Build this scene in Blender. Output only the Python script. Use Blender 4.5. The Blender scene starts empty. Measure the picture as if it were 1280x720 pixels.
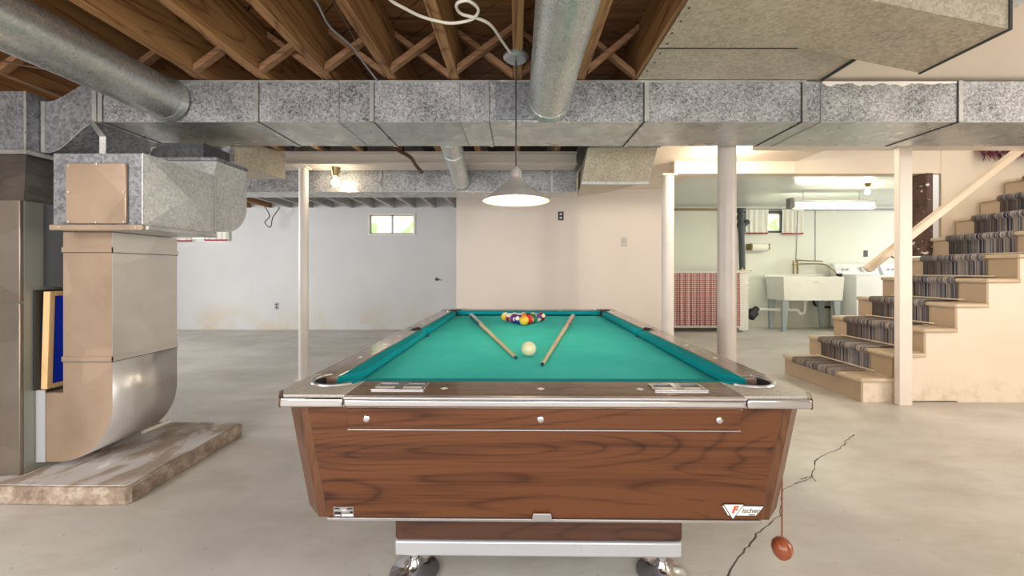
import bpy, math, random
from mathutils import Vector, Matrix
random.seed(7)
R = math.radians
SC = bpy.context.scene
COL = SC.collection

# ------------------------------------------------------------------ camera
F, CX, HY, CAMZ = 510.0, 646.0, 338.0, 1.05
cam = bpy.data.cameras.new('camera')
camo = bpy.data.objects.new('camera', cam)
COL.objects.link(camo)
camo.location = (0, 0, CAMZ)
camo.rotation_euler = (R(90), 0, 0)
cam.sensor_fit = 'HORIZONTAL'
cam.sensor_width = 36.0
cam.lens = F / 1280 * 36.0
cam.shift_x = -(CX - 640) / 1280
cam.shift_y = -(360 - HY) / 1280
cam.clip_start = 0.05
SC.camera = camo

# ------------------------------------------------------------------ world, lights, exposure
w = bpy.data.worlds.new('world')
SC.world = w
w.use_nodes = True
w.node_tree.nodes['Background'].inputs[0].default_value = (0.75, 0.85, 1.0, 1)
w.node_tree.nodes['Background'].inputs[1].default_value = 1.0
SC.view_settings.view_transform = 'Standard'
SC.view_settings.look = 'None'
SC.view_settings.exposure = 0.62
SC.view_settings.gamma = 1.0
SC.view_settings.use_curve_mapping = False


def area(name, loc, target, sx, sy, power, col=(1, 1, 1)):
    l = bpy.data.lights.new(name, 'AREA')
    l.shape = 'RECTANGLE'
    l.size, l.size_y, l.energy, l.color = sx, sy, power, col
    o = bpy.data.objects.new(name, l)
    COL.objects.link(o)
    o.location = loc
    d = Vector(target) - Vector(loc)
    o.rotation_euler = d.to_track_quat('-Z', 'Y').to_euler()
    return o


# soft fill added behind the camera, and light from the floor above the stairs
area('rear_fill', (-0.7, -1.9, 1.15), (-0.7, 3, 0.9), 5.5, 1.4, 100, (1.0, 0.97, 0.94))  # added fill for the whole room, no window stands here
area('left_bay_fill', (-6.3, 3.4, 1.5), (-2.0, 5.6, 1.0), 2.4, 1.4, 125, (1.0, 0.99, 0.97))  # added unseen fill that brightens the grey wall bay
area('left_ceiling_fill', (-2.6, -0.6, 2.1), (-2.2, 0.3, 0), 1.4, 1.0, 40, (1.0, 0.95, 0.88))  # added unseen fill that brightens the floor at lower left
area('upstairs_light', (5.0, 3.72, 3.3), (4.6, 3.72, 0), 1.6, 0.7, 15, (1.0, 0.88, 0.72))
area('right_room_light', (5.4, 0.5, 1.35), (-2.0, 2.3, 1.2), 1.8, 1.5, 64, (1.0, 0.93, 0.84))
area('laundry_fill', (8.0, 5.6, 1.5), (4.5, 6.6, 1.1), 1.6, 1.4, 34, (0.98, 1.0, 0.95))  # added unseen fill that brightens the laundry


# ------------------------------------------------------------------ pixel to place (at a chosen real distance)
def P(px, py, d):
    return Vector(((px - CX) * d / F, d, CAMZ + (HY - py) * d / F))


def X(px, d): return (px - CX) * d / F
def Z(py, d): return CAMZ + (HY - py) * d / F


# ------------------------------------------------------------------ node helpers
class NT:
    def __init__(self, name):
        self.m = bpy.data.materials.new(name)
        self.m.use_nodes = True
        self.t = self.m.node_tree
        self.b = self.t.nodes['Principled BSDF']

    def n(self, typ, **kw):
        nd = self.t.nodes.new(typ)
        for k, v in kw.items():
            if k == 'i':
                for a, b in v.items(): self.set(nd, a, b)
            else:
                setattr(nd, k, v)
        return nd

    def set(self, nd, key, v):
        if isinstance(v, bpy.types.NodeSocket):
            self.t.links.new(v, nd.inputs[key])
        else:
            nd.inputs[key].default_value = v

    def coord(self, scale=(1, 1, 1)):
        c = self.n('ShaderNodeTexCoord')
        mp = self.n('ShaderNodeMapping')
        mp.inputs['Scale'].default_value = scale
        self.t.links.new(c.outputs['Object'], mp.inputs['Vector'])
        return mp.outputs[0]

    def noise(self, scale, vec=None, detail=4, rough=0.55, dist=0.0):
        nd = self.n('ShaderNodeTexNoise', i={'Scale': scale, 'Detail': detail, 'Roughness': rough, 'Distortion': dist})
        self.set(nd, 'Vector', vec if vec is not None else self.coord())
        return nd.outputs['Fac']

    def ramp(self, fac, stops, interp='LINEAR'):
        nd = self.n('ShaderNodeValToRGB')
        cr = nd.color_ramp
        cr.interpolation = interp
        while len(cr.elements) < len(stops): cr.elements.new(0.5)
        for e, (p, c) in zip(cr.elements, stops):
            e.position = p
            e.color = (*c, 1) if len(c) == 3 else c
        self.t.links.new(fac, nd.inputs[0])
        return nd.outputs[0]

    def math(self, op, a, b=None, c=None):
        nd = self.n('ShaderNodeMath', operation=op)
        for i, v in enumerate((a, b, c)):
            if v is not None: self.set(nd, i, v)
        return nd.outputs[0]

    def mix(self, fac, a, b, blend='MIX'):
        nd = self.n('ShaderNodeMix', data_type='RGBA', blend_type=blend)
        self.set(nd, 0, fac)
        self.set(nd, 6, a if isinstance(a, bpy.types.NodeSocket) else (*a, 1))
        self.set(nd, 7, b if isinstance(b, bpy.types.NodeSocket) else (*b, 1))
        return nd.outputs[2]

    def bump(self, h, strength=0.2, dist=0.01):
        nd = self.n('ShaderNodeBump', i={'Strength': strength, 'Distance': dist, 'Height': h})
        self.t.links.new(nd.outputs[0], self.b.inputs['Normal'])

    def out(self, color, rough=0.5, metal=0.0, spec=None):
        self.set(self.b, 'Base Color', color if isinstance(color, bpy.types.NodeSocket) else (*color, 1))
        self.set(self.b, 'Roughness', rough)
        self.set(self.b, 'Metallic', metal)
        if spec is not None: self.set(self.b, 'Specular IOR Level', spec)
        return self.m


def paint(name, col, rough=0.5, var=0.06, scale=3.0, metal=0.0, spec=None, bump=0.0, bscale=60):
    k = NT(name)
    lo = tuple(c * (1 - var) for c in col)
    hi = tuple(min(1, c * (1 + var)) for c in col)
    c = k.ramp(k.noise(scale), [(0.3, lo), (0.7, hi)])
    if bump: k.bump(k.noise(bscale), bump, 0.004)
    return k.out(c, rough, metal, spec)


def galv(name, lo, hi, scale=55, metal=0.45, rough=0.42, stain=None):
    k = NT(name)
    v = k.n('ShaderNodeTexVoronoi', i={'Scale': scale, 'Randomness': 1.0})
    nz = k.n('ShaderNodeTexNoise', i={'Scale': scale * 0.6, 'Detail': 3})
    co = k.coord()
    k.set(nz, 'Vector', co)
    va = k.n('ShaderNodeVectorMath', operation='MULTIPLY_ADD')
    k.set(va, 0, nz.outputs['Color']); k.set(va, 1, (0.03, 0.03, 0.03)); k.set(va, 2, co)
    k.set(v, 'Vector', va.outputs[0])
    sep = k.n('ShaderNodeSeparateColor')
    k.t.links.new(v.outputs['Color'], sep.inputs[0])
    f = k.math('MULTIPLY_ADD', k.noise(5, co, 5), 0.55, k.math('ADD', k.math('MULTIPLY', sep.outputs[0], 0.42), k.math('MULTIPLY', k.noise(scale * 1.7, co, 3), 0.35)))
    c = k.ramp(f, [(0.32, lo), (0.95, hi)])
    if stain:
        c = k.mix(k.ramp(k.noise(1.7, co, 6), [(0.45, (0, 0, 0)), (0.7, (1, 1, 1))]), c, stain)
    return k.out(c, k.math('MULTIPLY_ADD', sep.outputs[1], 0.15, rough - 0.07), metal)


def wood(name, dark, mid, light, axis='x', rough=0.35, fine=1.0, spec=0.5, figure=0.75):
    k = NT(name)
    def st(along, across):
        return {'x': (along, across, across), 'y': (across, along, across), 'z': (across, across, along)}[axis]
    big = k.n('ShaderNodeTexNoise', i={'Scale': fine, 'Detail': 1.5, 'Roughness': 0.4, 'Distortion': 0.25})
    k.set(big, 'Vector', k.coord(st(0.75, 5.5)))
    rings = k.math('FRACT', k.math('MULTIPLY', big.outputs['Fac'], 26 * figure))
    line = k.math('POWER', k.math('ABSOLUTE', k.math('MULTIPLY_ADD', rings, 2.0, -1.0)), 5)
    fn = k.noise(1.0, k.coord(st(2.5, 130)), 4, 0.65)
    mid_ = k.noise(1.0, k.coord(st(1.2, 26)), 3, 0.5)
    f = k.math('ADD', k.math('MULTIPLY', line, -0.17), k.math('MULTIPLY', fn, 0.70))
    f = k.math('ADD', f, k.math('MULTIPLY', mid_, 0.55))
    c = k.ramp(f, [(0.22, dark), (0.43, mid), (0.66, light)])
    return k.out(c, rough, 0.0, spec)


def emit(name, col, strength):
    k = NT(name)
    k.b.inputs['Base Color'].default_value = (*col, 1)
    k.b.inputs['Emission Color'].default_value = (*col, 1)
    k.b.inputs['Emission Strength'].default_value = strength
    return k.m


# ------------------------------------------------------------------ materials
M = {}
# concrete floor: worn grey paint, blotches, stains
k = NT('concrete_floor')
co = k.coord()
b1 = k.ramp(k.noise(0.9, co, 5, 0.6, 0.4), [(0.3, (0.47, 0.455, 0.425)), (0.5, (0.58, 0.56, 0.53)), (0.72, (0.68, 0.66, 0.63))])
st = k.ramp(k.noise(2.3, k.coord((0.55, 1.4, 1)), 8, 0.72), [(0.46, (0, 0, 0)), (0.78, (1, 1, 1))])
b2 = k.mix(k.math('MULTIPLY', st, 0.7), b1, (0.36, 0.30, 0.235))
sp = k.ramp(k.noise(38, co, 2), [(0.69, (0, 0, 0)), (0.74, (1, 1, 1))])
b3 = k.mix(k.math('MULTIPLY', sp, 0.35), b2, (0.20, 0.17, 0.14))
k.bump(k.noise(25, co, 6), 0.12, 0.004)
M['floor'] = k.out(b3, k.ramp(k.noise(1.6, co), [(0.3, (0.3,) * 3), (0.7, (0.55,) * 3)]), 0, 0.45)
M['crack'] = paint('crack_dark', (0.11, 0.095, 0.08), 0.9)
# grey back wall with yellow damp stains low down
k = NT('grey_wall_paint')
co = k.coord()
base = k.ramp(k.noise(0.7, co, 4), [(0.3, (0.60, 0.615, 0.63)), (0.7, (0.70, 0.71, 0.72))])
sx = k.n('ShaderNodeSeparateXYZ'); k.t.links.new(co, sx.inputs[0])
low = k.ramp(sx.outputs[2], [(0.0, (1, 1, 1)), (0.55, (0, 0, 0))])
stn = k.math('MULTIPLY', low, k.ramp(k.noise(1.5, co, 6, 0.65), [(0.44, (0, 0, 0)), (0.60, (1, 1, 1))]))
M['grey_wall'] = k.out(k.mix(k.math('MULTIPLY', stn, 0.85), base, (0.62, 0.53, 0.36)), 0.6)
k.bump(k.noise(30, co, 4), 0.15, 0.004)
M['pink_wall'] = paint('pinkish_wall_paint', (0.75, 0.675, 0.62), 0.55, 0.035, 1.2, bump=0.08)
M['cream_wall'] = paint('cream_wall_paint', (0.78, 0.66, 0.52), 0.5, 0.04, 1.0, bump=0.06)
M['tan_wall'] = paint('tan_wall_paint', (0.72, 0.58, 0.41), 0.5, 0.04, 1.0)
M['laundry_wall'] = paint('laundry_wall_paint', (0.78, 0.80, 0.72), 0.5, 0.03, 0.9)
M['laundry_ceiling'] = paint('glossy_ceiling_paint', (0.70, 0.74, 0.71), 0.28, 0.03, 1.2)
M['drywall'] = paint('cream_drywall', (0.80, 0.70, 0.58), 0.5, 0.03, 1.0)
M['white_paint'] = paint('white_trim_paint', (0.80, 0.77, 0.72), 0.4, 0.03)
M['post_paint'] = paint('pale_post_paint', (0.78, 0.69, 0.60), 0.42, 0.05, 4)
M['column_white'] = paint('white_column_paint', (0.75, 0.70, 0.66), 0.35, 0.05, 5)
M['column_grey'] = paint('grey_column_paint', (0.52, 0.46, 0.42), 0.38, 0.10, 4)
M['beam'] = paint('beam_paint', (0.66, 0.60, 0.54), 0.4, 0.05)
M['galv'] = galv('galvanized_spangle', (0.055, 0.057, 0.065), (0.58, 0.59, 0.61), 120, 0.35, 0.42)
M['galv_dark'] = galv('galvanized_dull', (0.09, 0.095, 0.11), (0.34, 0.35, 0.38), 70, 0.4, 0.48)
M['galv_smooth'] = galv('galvanized_smooth', (0.40, 0.415, 0.41), (0.58, 0.59, 0.58), 14, 0.55, 0.32)
M['galv_pipe'] = galv('galvanized_pipe', (0.38, 0.40, 0.39), (0.68, 0.70, 0.68), 150, 0.7, 0.32)
M['galv_bright'] = galv('galvanized_bright', (0.38, 0.39, 0.39), (0.74, 0.75, 0.75), 120, 0.3, 0.42)
M['pan_metal'] = galv('panned_sheet_metal', (0.33, 0.285, 0.21), (0.58, 0.52, 0.415), 80, 0.3, 0.45)
M['tan_metal'] = galv('brownish_sheet_metal', (0.44, 0.325, 0.235), (0.60, 0.455, 0.34), 4, 0.5, 0.38, (0.32, 0.23, 0.165))
M['boot_metal'] = galv('pale_sheet_metal', (0.56, 0.545, 0.53), (0.70, 0.68, 0.655), 5, 0.55, 0.34)
M['furnace'] = galv('furnace_enamel', (0.24, 0.20, 0.165), (0.32, 0.275, 0.235), 4, 0.7, 0.36)
M['furnace_side'] = paint('furnace_side_enamel', (0.30, 0.31, 0.27), 0.4, 0.05, metal=0.3)
M['shaded_metal'] = galv('shaded_sheet_metal', (0.035, 0.038, 0.045), (0.10, 0.105, 0.12), 60, 0.4, 0.45)  # shade painted into the metal of the return box front and throat
M['plenum_metal'] = galv('dull_plenum_metal', (0.13, 0.115, 0.105), (0.28, 0.245, 0.22), 12, 0.55, 0.4)
M['seam_dark'] = paint('dark_seam', (0.035, 0.035, 0.035), 0.6)
M['black'] = paint('black_panel', (0.025, 0.027, 0.03), 0.5)
M['joist'] = wood('joist_wood', (0.035, 0.012, 0.004), (0.155, 0.060, 0.018), (0.38, 0.20, 0.078), 'y', 0.6, 0.6)
M['joist_grey'] = wood('painted_joist_wood', (0.16, 0.15, 0.15), (0.30, 0.29, 0.285), (0.42, 0.41, 0.40), 'y', 0.6, 0.6)
M['brace'] = wood('bridging_wood', (0.06, 0.025, 0.011), (0.17, 0.078, 0.034), (0.30, 0.16, 0.08), 'x', 0.65, 0.6)
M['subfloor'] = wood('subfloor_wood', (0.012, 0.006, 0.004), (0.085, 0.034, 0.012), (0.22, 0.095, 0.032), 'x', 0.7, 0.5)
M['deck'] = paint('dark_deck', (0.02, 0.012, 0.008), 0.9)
M['walnut'] = wood('walnut_laminate', (0.008, 0.003, 0.0015), (0.050, 0.0155, 0.0055), (0.120, 0.042, 0.0145), 'x', 0.36, spec=0.35)
M['walnut_y'] = wood('walnut_laminate_side', (0.014, 0.005, 0.002), (0.065, 0.022, 0.008), (0.15, 0.058, 0.021), 'y', 0.33)
M['walnut_z'] = wood('walnut_laminate_post', (0.012, 0.0045, 0.002), (0.058, 0.020, 0.0075), (0.125, 0.048, 0.018), 'z', 0.33)
M['walnut_dark'] = wood('dark_walnut', (0.010, 0.004, 0.003), (0.042, 0.015, 0.008), (0.085, 0.032, 0.016), 'x', 0.4)
M['rail_wood'] = wood('rail_laminate', (0.04, 0.018, 0.010), (0.125, 0.066, 0.038), (0.22, 0.13, 0.08), 'x', 0.15, 1.6, 0.6)
M['rail_wood_y'] = wood('rail_laminate_side', (0.09, 0.050, 0.034), (0.21, 0.135, 0.095), (0.32, 0.22, 0.16), 'y', 0.1, 1.6, 0.8)
k = NT('teal_cloth')
co = k.coord()
c = k.ramp(k.noise(3, co, 6, 0.7), [(0.3, (0.04, 0.53, 0.53)), (0.7, (0.075, 0.64, 0.63))])
k.bump(k.noise(400, co, 2), 0.15, 0.001)
M['cloth'] = k.out(c, 0.95, 0, 0.1)
M['cushion'] = paint('teal_cushion_cloth', (0.004, 0.28, 0.32), 0.9, 0.06, 8, spec=0.1)
M['chrome'] = paint('chrome', (0.60, 0.585, 0.60), 0.16, 0.04, 5, 1.0)
M['brushed'] = paint('brushed_aluminium', (0.52, 0.51, 0.52), 0.3, 0.04, 5, 0.85)
M['plinth'] = paint('satin_metal_plinth', (0.56, 0.58, 0.61), 0.35, 0.04, 5, 0.4)
M['casting'] = NT('pebbled_casting')
k = M['casting']
co = k.coord()
v = k.noise(260, co, 2)
k.bump(v, 0.5, 0.002)
M['casting'] = k.out(k.ramp(v, [(0.35, (0.36, 0.33, 0.30)), (0.65, (0.56, 0.53, 0.49))]), 0.35, 0.35)
M['rubber'] = paint('black_rubber', (0.018, 0.018, 0.02), 0.45)
M['pearl'] = paint('pearl_inlay', (0.85, 0.82, 0.76), 0.25, 0.03)
M['cue_wood'] = paint('maple_cue', (0.70, 0.52, 0.27), 0.25, 0.06, 20)
M['cue_dark'] = paint('dark_cue_butt', (0.03, 0.035, 0.075), 0.2)
M['cue_red'] = paint('red_cue_butt', (0.62, 0.12, 0.07), 0.2)
M['ivory'] = paint('ivory_ball', (0.78, 0.72, 0.48), 0.12, 0.05, 20)
M['brass'] = paint('brass', (0.36, 0.28, 0.15), 0.3, 0.05, 10, 0.9)
M['bob'] = wood('reddish_turned_wood', (0.11, 0.026, 0.010), (0.20, 0.046, 0.016), (0.27, 0.07, 0.026), 'z', 0.25)
M['cord_red'] = paint('reddish_cord', (0.22, 0.06, 0.04), 0.7)
M['cable_white'] = paint('white_cable', (0.72, 0.66, 0.58), 0.5)
M['cable_dark'] = paint('dark_cable', (0.05, 0.045, 0.045), 0.5)
M['conduit'] = paint('grey_conduit', (0.30, 0.30, 0.32), 0.4, 0.1, 10, 0.5)
M['rust_pipe'] = paint('rusty_pipe', (0.12, 0.06, 0.04), 0.6, 0.2, 12)
M['shade'] = paint('grey_enamel_shade', (0.44, 0.42, 0.40), 0.3, 0.04, metal=0.3)
M['shade_in'] = paint('white_shade_lining', (0.85, 0.80, 0.62), 0.4)
M['fixture'] = paint('white_enamel', (0.85, 0.84, 0.80), 0.3)
M['bulb'] = emit('warm_bulb', (1.0, 0.82, 0.56), 45)
M['bulb_strong'] = emit('bright_bulb', (1.0, 0.86, 0.66), 480)
M['bulb_pendant'] = emit('pendant_bulb', (1.0, 0.82, 0.55), 70)
M['tube'] = emit('fluorescent_tube', (1.0, 0.98, 0.78), 15)
M['fiberglass'] = paint('white_fibreglass', (0.84, 0.84, 0.79), 0.35, 0.03)
M['leg_grey'] = paint('blue_grey_leg', (0.36, 0.42, 0.44), 0.4, 0.05)
M['pvc'] = paint('white_pvc', (0.84, 0.83, 0.78), 0.3)
M['appliance'] = paint('white_appliance', (0.85, 0.86, 0.87), 0.25, 0.02)
M['dial'] = paint('pale_grey_plastic', (0.55, 0.56, 0.57), 0.4)
M['iron'] = paint('dark_iron_pipe', (0.06, 0.075, 0.08), 0.45)
M['plate'] = paint('grey_wall_plate', (0.50, 0.47, 0.44), 0.4)
M['stair_paint'] = paint('beige_stair_paint', (0.44, 0.325, 0.215), 0.4, 0.05, 5)
M['tread_paint'] = paint('worn_tread_paint', (0.55, 0.43, 0.295), 0.33, 0.08, 6)
M['handrail'] = paint('cream_handrail', (0.74, 0.60, 0.44), 0.4, 0.04, 4)
M['oak'] = wood('pale_pine', (0.40, 0.22, 0.08), (0.62, 0.38, 0.16), (0.74, 0.50, 0.25), 'z', 0.5, 0.7)
M['blue'] = paint('royal_blue_face', (0.003, 0.03, 0.52), 0.5, 0.1, 12)
# worn paint on stair side and post base
k = NT('stair_side_paint')
co = k.coord()
sx = k.n('ShaderNodeSeparateXYZ'); k.t.links.new(co, sx.inputs[0])
low = k.ramp(sx.outputs[2], [(0.0, (1, 1, 1)), (0.22, (0, 0, 0))])
stn = k.math('MULTIPLY', low, k.ramp(k.noise(9, co, 6, 0.7), [(0.48, (0, 0, 0)), (0.62, (1, 1, 1))]))
M['stair_side'] = k.out(k.mix(k.math('MULTIPLY', stn, 0.7), k.ramp(k.noise(1.2, co), [(0.3, (0.74, 0.61, 0.48)), (0.7, (0.80, 0.68, 0.55))]), (0.52, 0.42, 0.26)), 0.5)
# concrete plinth of the furnace: grey paint peeling off
k = NT('peeling_concrete')
co = k.coord()
c = k.ramp(k.noise(4, k.coord((1.6, 0.8, 1)), 8, 0.7, 0.8), [(0.32, (0.27, 0.20, 0.15)), (0.46, (0.42, 0.35, 0.29)), (0.5, (0.56, 0.53, 0.53)), (0.62, (0.60, 0.57, 0.57)), (0.68, (0.80, 0.78, 0.75))])
k.bump(k.noise(40, co, 6), 0.4, 0.006)
M['pad'] = k.out(c, 0.6)
k = NT('raw_concrete_edge')
co = k.coord()
c = k.ramp(k.noise(14, co, 8, 0.75), [(0.35, (0.22, 0.16, 0.12)), (0.52, (0.40, 0.31, 0.24)), (0.68, (0.62, 0.55, 0.47))])
k.bump(k.noise(60, co, 6), 0.6, 0.006)
M['pad_edge'] = k.out(c, 0.8)
# striped stair runner
k = NT('striped_runner')
co = k.coord((0.001, 1, 0.001))
f = k.noise(70, co, 2, 0.8)
c = k.ramp(f, [(0.30, (0.03, 0.032, 0.045)), (0.40, (0.12, 0.125, 0.16)), (0.45, (0.34, 0.27, 0.21)), (0.49, (0.06, 0.055, 0.055)), (0.53, (0.42, 0.36, 0.30)), (0.58, (0.16, 0.16, 0.20)), (0.63, (0.05, 0.05, 0.06)), (0.67, (0.48, 0.42, 0.35))], 'CONSTANT')
k.bump(k.noise(120, k.coord(), 2), 0.5, 0.004)
M['runner'] = k.out(c, 0.95, 0, 0.1)
# gingham
k = NT('red_gingham')
co = k.coord()
sx = k.n('ShaderNodeSeparateXYZ'); k.t.links.new(co, sx.inputs[0])
gx = k.math('GREATER_THAN', k.math('FRACT', k.math('MULTIPLY', sx.outputs[0], 30)), 0.5)
gz = k.math('GREATER_THAN', k.math('FRACT', k.math('MULTIPLY', sx.outputs[2], 28)), 0.5)
M['gingham'] = k.out(k.ramp(k.math('MULTIPLY', k.math('ADD', gx, gz), 0.5), [(0.0, (0.80, 0.72, 0.68)), (0.5, (0.56, 0.29, 0.27)), (1.0, (0.33, 0.075, 0.085))]), 0.85)
M['curtain'] = paint('white_curtain', (0.84, 0.84, 0.78), 0.8)
M['curtain_trim'] = paint('red_curtain_trim', (0.45, 0.04, 0.08), 0.8)
# window pane: daylit glass with garden blur behind
k = NT('daylit_pane')
co = k.coord()
c = k.ramp(k.noise(4.5, co, 2), [(0.36, (0.45, 0.62, 0.30)), (0.47, (0.80, 0.80, 0.68)), (0.55, (0.90, 0.72, 0.64)), (0.68, (0.95, 0.96, 1.0))])
k.out(c, 0.1)
k.set(k.b, 'Emission Color', c)
k.b.inputs['Emission Strength'].default_value = 0.75
M['pane'] = k.m
k = NT('brown_raw_jamb')
co = k.coord()
c = k.mix(k.ramp(k.noise(16, co, 4), [(0.62, (0, 0, 0)), (0.66, (1, 1, 1))]), k.ramp(k.noise(20, co), [(0.3, (0.05, 0.025, 0.018)), (0.7, (0.14, 0.07, 0.045))]), (0.75, 0.68, 0.6))
M['jamb'] = k.out(c, 0.7)


def ball_mat(name, col, stripe):
    k = NT(name)
    c = k.n('ShaderNodeTexCoord')
    nv = k.n('ShaderNodeVectorMath', operation='NORMALIZE')
    k.t.links.new(c.outputs['Object'], nv.inputs[0])
    sx = k.n('ShaderNodeSeparateXYZ'); k.t.links.new(nv.outputs[0], sx.inputs[0])
    spot = k.math('GREATER_THAN', k.math('ABSOLUTE', sx.outputs[0]), 0.88)
    wht = (0.80, 0.74, 0.60)
    if stripe:
        band = k.math('LESS_THAN', k.math('ABSOLUTE', sx.outputs[2]), 0.58)
        base = k.mix(band, wht, col)
    else:
        base = k.mix(0.0, col, col)
    return k.out(k.mix(spot, base, wht), 0.1, 0, 0.6)


# ------------------------------------------------------------------ mesh builder
class MB:
    def __init__(self):
        self.v, self.f = [], []

    def add(self, vs, fs):
        o = len(self.v)
        self.v += [tuple(p) for p in vs]
        self.f += [[o + i for i in q] for q in fs]
        return self

    def box(self, x0, x1, y0, y1, z0, z1):
        if x0 > x1: x0, x1 = x1, x0
        if y0 > y1: y0, y1 = y1, y0
        if z0 > z1: z0, z1 = z1, z0
        vs = [(x, y, z) for z in (z0, z1) for y in (y0, y1) for x in (x0, x1)]
        return self.add(vs, [(0, 2, 3, 1), (4, 5, 7, 6), (0, 1, 5, 4), (2, 6, 7, 3), (0, 4, 6, 2), (1, 3, 7, 5)])

    def hexa(self, a, b):
        """two quads, same winding"""
        return self.add(list(a) + list(b), [(3, 2, 1, 0), (4, 5, 6, 7), (0, 1, 5, 4), (1, 2, 6, 5), (2, 3, 7, 6), (3, 0, 4, 7)])

    def prism(self, poly, axis, a, b):
        n = len(poly)
        mk = {'x': lambda p, t: (t, p[0], p[1]), 'y': lambda p, t: (p[0], t, p[1]), 'z': lambda p, t: (p[0], p[1], t)}[axis]
        vs = [mk(p, a) for p in poly] + [mk(p, b) for p in poly]
        fs = [list(range(n))[::-1], list(range(n, 2 * n))] + [(i, (i + 1) % n, n + (i + 1) % n, n + i) for i in range(n)]
        return self.add(vs, fs)

    def tube(self, pts, r, n=10, caps=True):
        pts = [Vector(p) for p in pts]
        rs = r if isinstance(r, (list, tuple)) else [r] * len(pts)
        up = None
        rings = []
        for i, p in enumerate(pts):
            t = (pts[min(i + 1, len(pts) - 1)] - pts[max(i - 1, 0)])
            if t.length < 1e-9: t = Vector((0, 0, 1))
            t.normalize()
            if up is None:
                up = Vector((0, 0, 1)) if abs(t.z) < 0.9 else Vector((1, 0, 0))
            s = t.cross(up)
            if s.length < 1e-6: s = t.cross(Vector((0, 1, 0)))
            s.normalize()
            up = s.cross(t).normalized()
            rings.append([p + (s * math.cos(2 * math.pi * j / n) + up * math.sin(2 * math.pi * j / n)) * rs[i] for j in range(n)])
        vs = [q for ring in rings for q in ring]
        fs = []
        for i in range(len(pts) - 1):
            for j in range(n):
                a, b = i * n + j, i * n + (j + 1) % n
                fs.append((a, a + n, b + n, b))
        if caps:
            fs.append(list(range(n)))
            fs.append([(len(pts) - 1) * n + j for j in range(n)][::-1])
        return self.add(vs, fs)

    def lathe(self, prof, c=(0, 0, 0), n=32, axis='z'):
        c = Vector(c)
        vs, fs = [], []
        for (r, h) in prof:
            for j in range(n):
                a = 2 * math.pi * j / n
                if axis == 'z': q = (r * math.cos(a), r * math.sin(a), h)
                elif axis == 'y': q = (r * math.cos(a), h, r * math.sin(a))
                else: q = (h, r * math.cos(a), r * math.sin(a))
                vs.append(c + Vector(q))
        for i in range(len(prof) - 1):
            for j in range(n):
                a, b = i * n + j, i * n + (j + 1) % n
                fs.append((a, b, b + n, a + n))
        return self.add(vs, fs)

    def ball(self, c, r, n=24, sz=1.0):
        m = n // 2
        return self.lathe([(max(1e-5, r * math.sin(math.pi * i / m)), -r * sz * math.cos(math.pi * i / m)) for i in range(m + 1)], c, n)

    def sheet(self, fn, nu, nv, th):
        """fn(u,v)->(point, normal)"""
        vs, fs = [], []
        for s in (0.5, -0.5):
            for i in range(nu + 1):
                for j in range(nv + 1):
                    p, nn = fn(i / nu, j / nv)
                    vs.append(Vector(p) + Vector(nn) * th * s)
        K = (nu + 1) * (nv + 1)
        ix = lambda i, j: i * (nv + 1) + j
        for i in range(nu):
            for j in range(nv):
                q = (ix(i, j), ix(i + 1, j), ix(i + 1, j + 1), ix(i, j + 1))
                fs.append(q)
                fs.append(tuple(K + a for a in q[::-1]))
        rim = [ix(i, 0) for i in range(nu + 1)] + [ix(nu, j) for j in range(1, nv + 1)] + [ix(i, nv) for i in range(nu - 1, -1, -1)] + [ix(0, j) for j in range(nv - 1, 0, -1)]
        for a, b in zip(rim, rim[1:] + rim[:1]):
            fs.append((b, a, K + a, K + b))
        return self.add(vs, fs)

    def build(self, name, mat, parent=None, bevel=0.0, smooth=True, seg=2):
        me = bpy.data.meshes.new(name)
        me.from_pydata(self.v, [], self.f)
        import bmesh
        bm = bmesh.new(); bm.from_mesh(me)
        bmesh.ops.recalc_face_normals(bm, faces=bm.faces)
        bm.to_mesh(me); bm.free()
        me.materials.append(M[mat] if isinstance(mat, str) else mat)
        if smooth:
            me.shade_smooth()
            me.set_sharp_from_angle(angle=R(38))
        o = bpy.data.objects.new(name, me)
        COL.objects.link(o)
        if bevel:
            b = o.modifiers.new('bevel', 'BEVEL')
            b.width, b.segments, b.limit_method, b.angle_limit = bevel, seg, 'ANGLE', R(40)
            b.harden_normals = False
        if parent is not None:
            o.parent = parent
            if parent.get('_world'):
                root = parent
                o.matrix_parent_inverse = Matrix.Translation(root.location).inverted()
                if parent.type != 'EMPTY': o.matrix_parent_inverse = Matrix.Identity(4)
        return o


def tag(o, label, cat, group=None):
    o['label'] = label
    o['category'] = cat
    if group: o['group'] = group
    return o


def thing(name, loc, label, cat, group=None, rz=0.0, world=True):
    """Empty at the base of a thing. world=True: its parts are drawn in room coordinates."""
    o = bpy.data.objects.new(name, None)
    o.empty_display_size = 0.1
    COL.objects.link(o)
    o.location = loc
    o.rotation_euler = (0, 0, rz)
    if world: o['_world'] = 1
    return tag(o, label, cat, group)


def single(o, label, cat, group=None):
    return tag(o, label, cat, group)


def struct(o):
    o['kind'] = 'structure'
    return o


def smooth_path(pts, k=6):
    pts = [Vector(p) for p in pts]
    out = []
    for i in range(len(pts) - 1):
        p0, p1, p2, p3 = pts[max(i - 1, 0)], pts[i], pts[i + 1], pts[min(i + 2, len(pts) - 1)]
        for j in range(k):
            t = j / k
            out.append(0.5 * ((2 * p1) + (p2 - p0) * t + (2 * p0 - 5 * p1 + 4 * p2 - p3) * t * t + (3 * p1 - p0 - 3 * p2 + p3) * t ** 3))
    out.append(pts[-1])
    return out


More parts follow.
